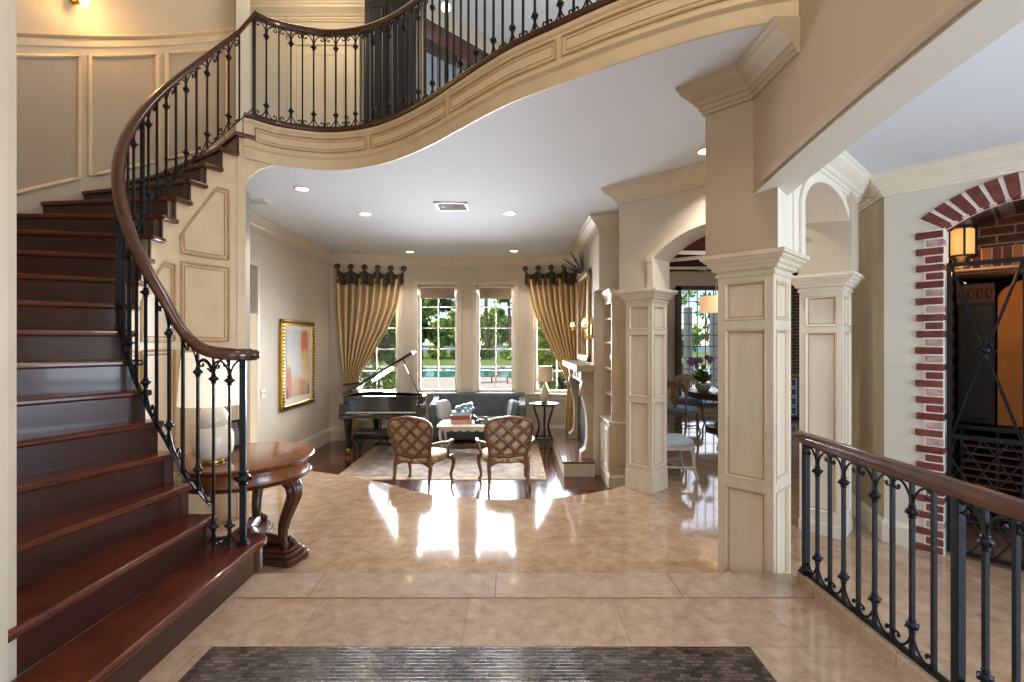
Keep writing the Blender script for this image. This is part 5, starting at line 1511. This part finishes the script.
for k in range(12): boxB(mb,.39,1.35,1.0,1.72,.04+k*.07,.055+k*.07)
mb.build('rack_slats', mat('dusty_rack',(126,84,70),.7,var=.2), t)
mb = MB(); mb.prism([Vector((s,1.08,z)) for s, z in ([(.625,.955),(1.365,.955),(1.365,2.3),(1.0,2.3)]+[(1.0-.375*math.sin(pi/2*k/8), 2.3-.2*(1-math.cos(pi/2*k/8))) for k in range(1,9)])], (0,.4,0)); o = mb.build('wall_wine_back', MT['orange']); o.location = (b0.x,b0.y,ZT); o.rotation_euler.z = rzB; struct(o, 'amber plaster back wall inside the wine room', 'wall')
# gate of two leaves
def gate(label, s0, s1, flip):
    t = thing('iron_gate', label, 'gate', b0+eB*s0+nB*.06+UZ*ZT, rzB, 'leaves of the iron gate')
    W = s1-s0; top = 2.34; mid = .96
    mb = MB(); mb.b2(0,.03,-.015,.015,.03,top); mb.b2(W-.03,W,-.015,.015,.03,top); mb.build('stile', MT['iron'], t)
    mb = MB(); mb.b2(0,W,-.014,.014,top-.03,top+.005); mb.build('top_bar', MT['iron'], t)
    mb = MB(); mb.b2(0,W,-.014,.014,mid-.018,mid+.018); mb.build('middle_bar', MT['iron'], t)
    mb = MB(); mb.b2(0,W,-.014,.014,.03,.06); mb.build('bottom_bar', MT['iron'], t)
    cz = (top+mid)/2
    mb = MB()
    for a, b in (((.03,top-.03),(W-.03,mid)),((W-.03,top-.03),(.03,mid))): mb.tube([(a[0],0,a[1]),(b[0],0,b[1])], .0095, 6)
    br_ = mb.build('cross_brace', MT['iron'], t)
    mb = MB(); mb.ell((W/2,0,cz),(.03,.025,.03),10,8)
    for k in range(4):
        a = pi/2*k+pi/4
        P = catmull([(W/2,0,cz),(W/2+.045*math.cos(a),-.005,cz+.045*math.sin(a)),(W/2+.06*math.cos(a+.7),-.008,cz+.06*math.sin(a+.7)),(W/2+.035*math.cos(a+.9),-.005,cz+.035*math.sin(a+.9))],4); mb.tube(P,.007,6)
    mb.ell((W/2,0,cz+.06),(.012,.012,.03),8,6); mb.ell((W/2,0,cz-.06),(.012,.012,.03),8,6)
    mb.build('scroll_boss', MT['iron'], br_, smooth=50)
    mb = MB(); stp = W/3.2
    zlo, zhi = .06, mid-.018; x = -3*stp
    while x < W+3*stp:
        for sg in (-1,1):
            seg = []
            for k in range(61):
                z = zlo+(zhi-zlo)*k/60; xx = x+sg*(z-zlo)*.55
                if .02 < xx < W-.02: seg.append(Vector((xx,0,z)))
            if len(seg) > 2: mb.tube([seg[0],seg[-1]], .006, 5)
        x += stp
    mb.build('lattice', MT['iron'], t)
gate('black iron gate leaf with crossed bars beside the brick jamb', .395, .845, 0)
gate('black iron gate leaf with crossed bars further along the brick arch', .885, 1.335, 1)
lp = b0+eB*.452+nB*.33
t = thing('wall_lantern', 'lit amber iron lantern hanging under the brick arch', 'lantern', (lp.x,lp.y,2.20))
mb = MB()
for k in range(6):
    a = R(60*k); mb.tube([(.075*math.cos(a),.075*math.sin(a),0),(.075*math.cos(a),.075*math.sin(a),.19)], .006, 6)
for z, r in ((0,.08),(.19,.085)): mb.tube([(r*math.cos(2*pi*k/24),r*math.sin(2*pi*k/24),z) for k in range(24)], .008, 6, closed=True)
mb.tube([(0,0,.27),(0,0,.40)], .008, 6)
for k in range(6):
    a = R(60*k+30); mb.tube(catmull([(.08*math.cos(a),.08*math.sin(a),.19),(.10*math.cos(a),.10*math.sin(a),.24),(.05*math.cos(a),.05*math.sin(a),.25),(0,0,.28)],4), .006, 6)
mb.lathe([(.0,-.07),(.02,-.05),(.05,-.01),(.08,0)], n=12)
mb.v = [v*1.28 for v in mb.v]; mb.build('cage', MT['iron'], t, smooth=50)
mb = MB(); mb.lathe([(.079,.015),(.087,.026),(.087,.218),(.079,.228)], n=20); mb.build('amber_glass', glow('amber_lantern',(255,186,96),.7,(236,180,110)), t, smooth=40)
point('lantern_light', (lp.x,lp.y,2.10), 2.6, (255,176,92), .05)
point('wine_room_light', tuple(b0+eB*.95+nB*.85+UZ*1.95), 1.1, (255,180,100), .05)

# ================================================================ DINING ROOM
t = thing('dining_table', 'round dark wood dining table seen past the middle column', 'table', (4.15,9.35,ZT))
mb = MB(); mb.lathe([(.02,.71),(.76,.71),(.79,.725),(.79,.745),(.77,.755),(.02,.755)], n=56); mb.build('tabletop', MT['tabledark'], t, smooth=35)
mb = MB(); mb.lathe([(.60,.62),(.68,.62),(.68,.71),(.60,.71)], n=48); mb.build('apron', MT['tabledark'], t, smooth=35)
mb = MB(); mb.lathe([(.36,0),(.36,.06),(.20,.10),(.12,.2),(.16,.4),(.11,.5),(.2,.62)], n=20); mb.build('pedestal', MT['tabledark'], t, smooth=50)
def dchair(loc, rz, label, wood='greywood', leather='blueseat'):
    t = thing('dining_chair', label, 'chair', loc, rz, 'blue-seated dining chairs'); w = MT[wood]
    mb = MB(); mb.ell((0,.0,.455),(.25,.245,.055),26,8,.45); mb.build('seat', MT[leather], t, smooth=60)
    mb = MB(); mb.b2(-.235,.235,-.225,.225,.37,.425); mb.build('seat_frame', w, t, bevel=.012)
    for sx in (-1,1):
        P = catmull([(sx*.205,.20,.42),(sx*.215,.21,.28),(sx*.215,.225,.12),(sx*.235,.265,0)],4); mb = MB(); mb.tube(P,[.026-.010*i/len(P) for i in range(len(P))],8); mb.build('leg', w, t, smooth=50)
        P = catmull([(sx*.205,-.20,.42),(sx*.205,-.215,.25),(sx*.21,-.25,.1),(sx*.22,-.30,0)],4); mb = MB(); mb.tube(P,[.026-.008*i/len(P) for i in range(len(P))],8); mb.build('leg', w, t, smooth=50)
        P = catmull([(sx*.205,-.205,.40),(sx*.215,-.23,.60),(sx*.225,-.27,.80),(sx*.20,-.315,.97)],4); mb = MB(); mb.tube(P,.02,8); mb.build('back_post', w, t, smooth=50)
    mb = MB(); cr_ = [(x, .93+.06*math.cos(pi*x/.52)) for x in [-.26+.52*i/12 for i in range(13)]]
    mb.prism([Vector((x,-.285-(.04 if abs(x) < .2 else .03),z)) for x, z in cr_]+[Vector((x,-.275,z-.13-.02*math.cos(4*pi*x/.52))) for x, z in reversed(cr_)], (0,.026,0)); mb.build('crest_rail', w, t, bevel=.006)
    mb = MB(); sp = [(.045,.45),(.03,.52),(.06,.60),(.085,.68),(.05,.76),(.07,.85)]
    mb.prism([Vector((x,-.225-(z-.45)*.15,z)) for x, z in sp]+[Vector((-x,-.225-(z-.45)*.15,z)) for x, z in reversed(sp)], (0,.018,0)); mb.build('back_splat', w, t)
    mb = MB(); mb.tube([(-.21,0,.16),(.21,0,.16)],.013,7); mb.tube([(-.215,-.22,.18),(-.21,0,.16),(-.22,.22,.16)],.013,7); mb.tube([(.215,-.22,.18),(.21,0,.16),(.22,.22,.16)],.013,7); mb.build('stretcher', w, t)
    return t
dchair((3.16,8.95,ZT), R(-48), 'oak dining chair with blue seat, its back to the middle column')
dchair((3.82,10.32,ZT), R(172), 'oak dining chair with blue seat on the window side of the dining table')
dchair((4.10,8.42,ZT), R(62), 'oak dining chair with blue seat at the dining table, partly hidden by the near column')
dchair((2.02,6.12,ZT), R(-88), 'grey-white chair with pale blue seat right behind the middle column', 'greychair', 'paleseat')
t = thing('drum_pendant', 'amber drum shade pendant hanging over the dining table', 'lamp', (3.95,9.3,3.2))
mb = MB(); mb.tube([(0,0,0),(0,0,-.86)],.008,6); mb.lathe([(.06,-.02),(.06,0)], n=14); mb.build('rod', MT['bronze'], t)
mb = MB(); mb.lathe([(.29,-1.14),(.295,-1.14),(.295,-.84),(.29,-.84)], n=40); mb.build('lamp_shade', glow('amber_shade',(255,206,150),.7,(226,196,156)), t, smooth=40)
t = thing('potted_orchid', 'purple orchid with green leaves standing on the dining table', 'plant', (3.72,9.35,ZT+.7555))
mb = MB(); mb.lathe([(.10,0),(.14,.06),(.15,.13),(.13,.14),(.12,.11)], n=20); mb.build('pot', MT['pillow'], t, smooth=50)
mb = MB()
for k in range(26):
    a = R(k*137.5); l = .22+.10*((k*7)%5)/5; M = Matrix.Rotation(a,3,'Z') @ Matrix.Rotation(R(-35-(k%4)*10),3,'Y')
    mb.ell(Vector((0,0,.13))+M @ Vector((l*.6,0,0)),(l*.5,.04,.006),8,4,1,M)
mb.build('leaves', MT['leaf1'], t, smooth=60)
mb = MB()
for sx, hx in ((-.22,.60),(.16,.62),(-.05,.55)): mb.tube(catmull([(0,0,.12),(sx*.3,0,.35),(sx*.8,.0,.52),(sx,0,hx)],4),.006,5)
mb.build('stem', MT['leaf1'], t)
fm = mat('purple_petals',(108,66,112),.5,var=.25)
for k in range(16):
    sx, hx = ((-.22,.60),(.16,.62),(-.05,.55))[k%3]; rr_ = random.Random(k)
    c = Vector((sx+rr_.uniform(-.09,.09), rr_.uniform(-.06,.06), hx+rr_.uniform(-.10,.06)))
    mb = MB()
    for q in range(5):
        M = Matrix.Rotation(R(72*q),3,'Y'); mb.ell(c+M @ Vector((0,0,.028)),(.022,.008,.03),8,5,1,M)
    mb.build('blossom', fm, t, smooth=60)
t = thing('serving_bowl', 'pale bowl standing on the dining table beside the orchid', 'bowl', (4.05,9.10,ZT+.7555))
mb = MB(); mb.lathe([(.08,0),(.10,.01),(.17,.07),(.20,.11),(.19,.11),(.15,.06),(.0,.03)], n=28); mb.build('bowl', MT['greychair'], t, smooth=50)
# bar cabinet and brick beyond the narrow gap
mb = MB(); mb.b2(5.75,8.1,11.05,11.2,ZT,3.2)
struct(mb.build('wall_bar', MT['brickdark']), 'dark brick wall behind the patterned cabinet', 'wall')
t = thing('patterned_cabinet', 'blue and white patterned bar cabinet seen between two columns', 'cabinet', (6.45,10.75,ZT))
mb = MB(); mb.b2(-.60,.60,-.27,.27,.05,.95); mb.build('carcass', mat('navy_cabinet',(36,46,64),.4), t)
mb = MB(); mb.b2(-.64,.64,-.31,.28,.95,1.0); mb.build('countertop', MT['greywood'], t, bevel=.01)
for i in range(3):
    mb = MB(); x = -.58+i*.39
    for j in range(4):
        for k in range(2): mb.frame_rect((x+.02+.17*k,-.27,.10+j*.205),(1,0,0),UZ,(0,-1,0),0,.16,0,.19,.03,.015)
        mb.ell((x+.19,-.275,.19+j*.205),(.05,.012,.06),10,6)
    mb.build('door_fretwork', MT['pillow'], t)

# ================================================================ GARDEN
mb = MB(); mb.b2(-90,90,10.6,260,-1.2,-.78); struct(mb.build('ground', MT['lawn']), 'garden lawn beyond the windows', 'lawn')
mb = MB(); mb.b2(-22,22,10.75,29.4,-.9,-.72); mb.b2(-40,40,41.5,43.0,-.9,-.70); struct(mb.build('floor_patio', MT['patio']), 'pale stone pool terrace outside the bay', 'patio')
mb = MB(); mb.b2(-40,40,29.4,41.5,-.9,-.77); struct(mb.build('water_pool', MT['water']), 'turquoise swimming pool beyond the terrace', 'pool')
mb = MB(); mb.b2(-160,160,95,190,-1.0,-.74); struct(mb.build('water_lake', MT['lake']), 'pale lake behind the garden trees', 'lake')
def leaf_cloud(mb, c, rad, n, size, rnd):
    for _ in range(n):
        while True:
            q = Vector((rnd.uniform(-1,1),rnd.uniform(-1,1),rnd.uniform(-1,1)))
            if q.length <= 1: break
        q *= (.55+.45*rnd.random())/max(.35,q.length)*q.length**.5 if q.length > .2 else 1
        p = Vector(c)+Vector((q.x*rad[0],q.y*rad[1],q.z*rad[2]))
        s = size*rnd.uniform(.6,1.3)
        a = Vector((rnd.gauss(0,1),rnd.gauss(0,1),rnd.gauss(0,1))).normalized(); b = a.orthogonal().normalized(); b = Matrix.Rotation(rnd.uniform(0,6.28),3,a) @ b
        cc = a.cross(b)
        mb.add([p-b*s, p+cc*s*.45, p+b*s, p-cc*s*.45], [(0,1,2,3)])
def tree(label, x, y, h, r, clumps, leaf, seed, trunk=.22, low=.35, size=.30, n=420, name='garden_tree'):
    rnd = random.Random(seed); t = thing(name, label, 'tree', (x,y,-.8), 0, 'garden trees')
    mb = MB(); P = catmull([(0,0,0),(rnd.uniform(-.2,.2),0,h*.3),(rnd.uniform(-.4,.4),rnd.uniform(-.3,.3),h*.6),(rnd.uniform(-.4,.4),0,h*.9)],4)
    mb.tube(P,[trunk*(1-.75*i/len(P)) for i in range(len(P))],8)
    mb.build('trunk', MT['bark'], t, smooth=50)
    mb = MB(); mc = MB()
    for k in range(clumps):
        a = rnd.uniform(0,6.28); z = h*(low+(1-low)*rnd.random()); rr = r*(1.05-.75*((z/h-low)/(1-low))**1.5)*rnd.uniform(.3,1)
        c = (rr*math.cos(a), rr*math.sin(a), z); q = r*rnd.uniform(.28,.45)
        leaf_cloud(mb, c, (q,q,q*.7), n//clumps*3, size, rnd)
        if k < 7: mc.tube([(0,0,z*.85),(c[0]*.5,c[1]*.5,z*.93),c],[trunk*.3,trunk*.2,trunk*.08],5)
    mb.build('foliage', leaf, t, recalc=False); mc.build('branches', MT['bark'], t)
L1, L2, L3 = MT['leaf1'], MT['leaf2'], MT['leaf3']
tree('dark spreading tree filling the window nearer the piano', -11.4, 60, 15, 3.6, 40, L1, 1, .35, .15, .45, n=1500)
tree('bright leafy tree at the edge of the window nearer the piano', -7.6, 72, 8.0, 2.6, 20, L2, 2, .25, .25, .42, n=600)
tree('slender bare-trunked pine in the window nearer the lamp', -3.25, 62, 24, 3.0, 12, L1, 3, .28, .74, .42, n=500)
tree('fresh green tree in the window nearer the lamp', -.2, 66, 15, 2.8, 34, L2, 4, .3, .2, .45, n=1000)
tree('dark tree behind the pool past the open piano', -20, 66, 11, 4.0, 26, L1, 6, .3, .2, .42, n=700)
tree('tall green tree beyond the lake side of the pool', 8.2, 74, 14, 4.0, 26, L2, 7, .35, .25, .42, n=700)
tree('low yellow-green tree close outside the window by the fireplace', 1.75, 16.0, 3.9, 1.5, 24, L3, 8, .1, .15, .10, 900)
tree('dark broad-leaved tree close outside the window behind the piano', -4.4, 15.5, 4.4, 1.5, 26, L1, 9, .1, .1, .12, 1000)
def shrub(label, x, y, rx, h, leaf, seed, size=.16, n=500):
    rnd = random.Random(seed); t = thing('garden_shrub', label, 'shrub', (x,y,-.78), 0, 'garden shrubs')
    mb = MB(); leaf_cloud(mb,(0,0,h*.5),(rx,rx*.7,h*.55),n,size,rnd); mb.build('foliage', leaf, t, recalc=False)
    mb = MB()
    for k in range(6): a = R(60*k); mb.tube([(0,0,0),(rx*.3*math.cos(a),rx*.3*math.sin(a),h*.5)],[.03,.012],5)
    mb.build('stems', MT['bark'], t)
sl_ = ['behind the pool, first from the piano side','behind the pool, second from the piano side','behind the pool, third from the piano side','behind the pool, fourth from the piano side',
       'behind the pool, fifth from the piano side','behind the pool, sixth from the piano side','behind the pool, seventh from the piano side','behind the pool, last one towards the fireplace']
for i in range(8):
    shrub('dark green shrub '+sl_[i], -18.0+i*2.95, 57.5+(i%2)*1.4, 1.35, 1.5+.3*(i%2), L1 if i % 3 else L2, 20+i, .26, 700)
shrub('glossy green shrub close outside the window beside the glass lamp', 2.35, 13.4, .75, 1.5, L1, 40, .09, 900)
shrub('leafy shrub close outside the window behind the piano lid', -3.75, 13.6, .8, 1.6, L1, 41, .09, 900)
for i in range(9):
    shrub('leafy hedge shrub far behind the lake, number %s along' % ['one','two','three','four','five','six','seven','eight','nine'][i], -66+i*11.5, 200+(i%2)*24, 9.0, 12.5+(i%3)*1.8, L2 if i%2 else L1, 60+i, 1.5, 1600)
tree('leafy tree outside the dining room window, nearer the columns', 5.6, 17.5, 5.2, 1.5, 24, L2, 50, .1, .1, .12, 900)
tree('dark leafy tree outside the dining room window, nearer the bar', 8.6, 18.5, 5.6, 1.6, 24, L1, 51, .1, .1, .12, 900)
for i, x in enumerate((5.35, 6.15, 7.0)):
    t = thing('porch_post', 'pale porch post outside the dining window, %s from the columns' % ('first','second','third')[i], 'post', (x,14.6,-.78), 0, 'porch posts')
    mb = MB(); mb.b2(-.10,.10,-.10,.10,.12,3.3); mb.build('shaft', MT['white'], t, bevel=.01)
    mb = MB(); mb.b2(-.14,.14,-.14,.14,0,.12); mb.build('plinth', MT['white'], t, bevel=.01)
def chaise(label, x, y, rz):
    t = thing('pool_chaise', label, 'lounger', (x,y,-.72), rz, 'pool chaises')
    w = mat('teak_slats_%d' % int(x*10),(132,104,80),.6)
    mb = MB()
    for i in range(9): mb.b2(-.32,.32,-.95+i*.13,-.85+i*.13,.34,.37)
    mb.build('seat', w, t)
    mb = MB()
    for i in range(6):
        a = i*.12; mb.obox((-.32,.24+a*.75,.36+a*.66),(.64,0,0),(0,.07,.062),(0,-.02,.022))
    mb.build('backrest', w, t)
    for sx in (-.29,.29):
        for y_ in (-.85,.2): mb = MB(); mb.b2(sx-.02,sx+.02,y_-.03,y_+.03,0,.35); mb.build('leg', w, t)
chaise('brown slatted lounger by the pool, nearer the piano side', -1.15, 25.5, R(-65)); chaise('brown slatted lounger by the pool, nearer the fireplace side', .65, 25.0, R(-65))
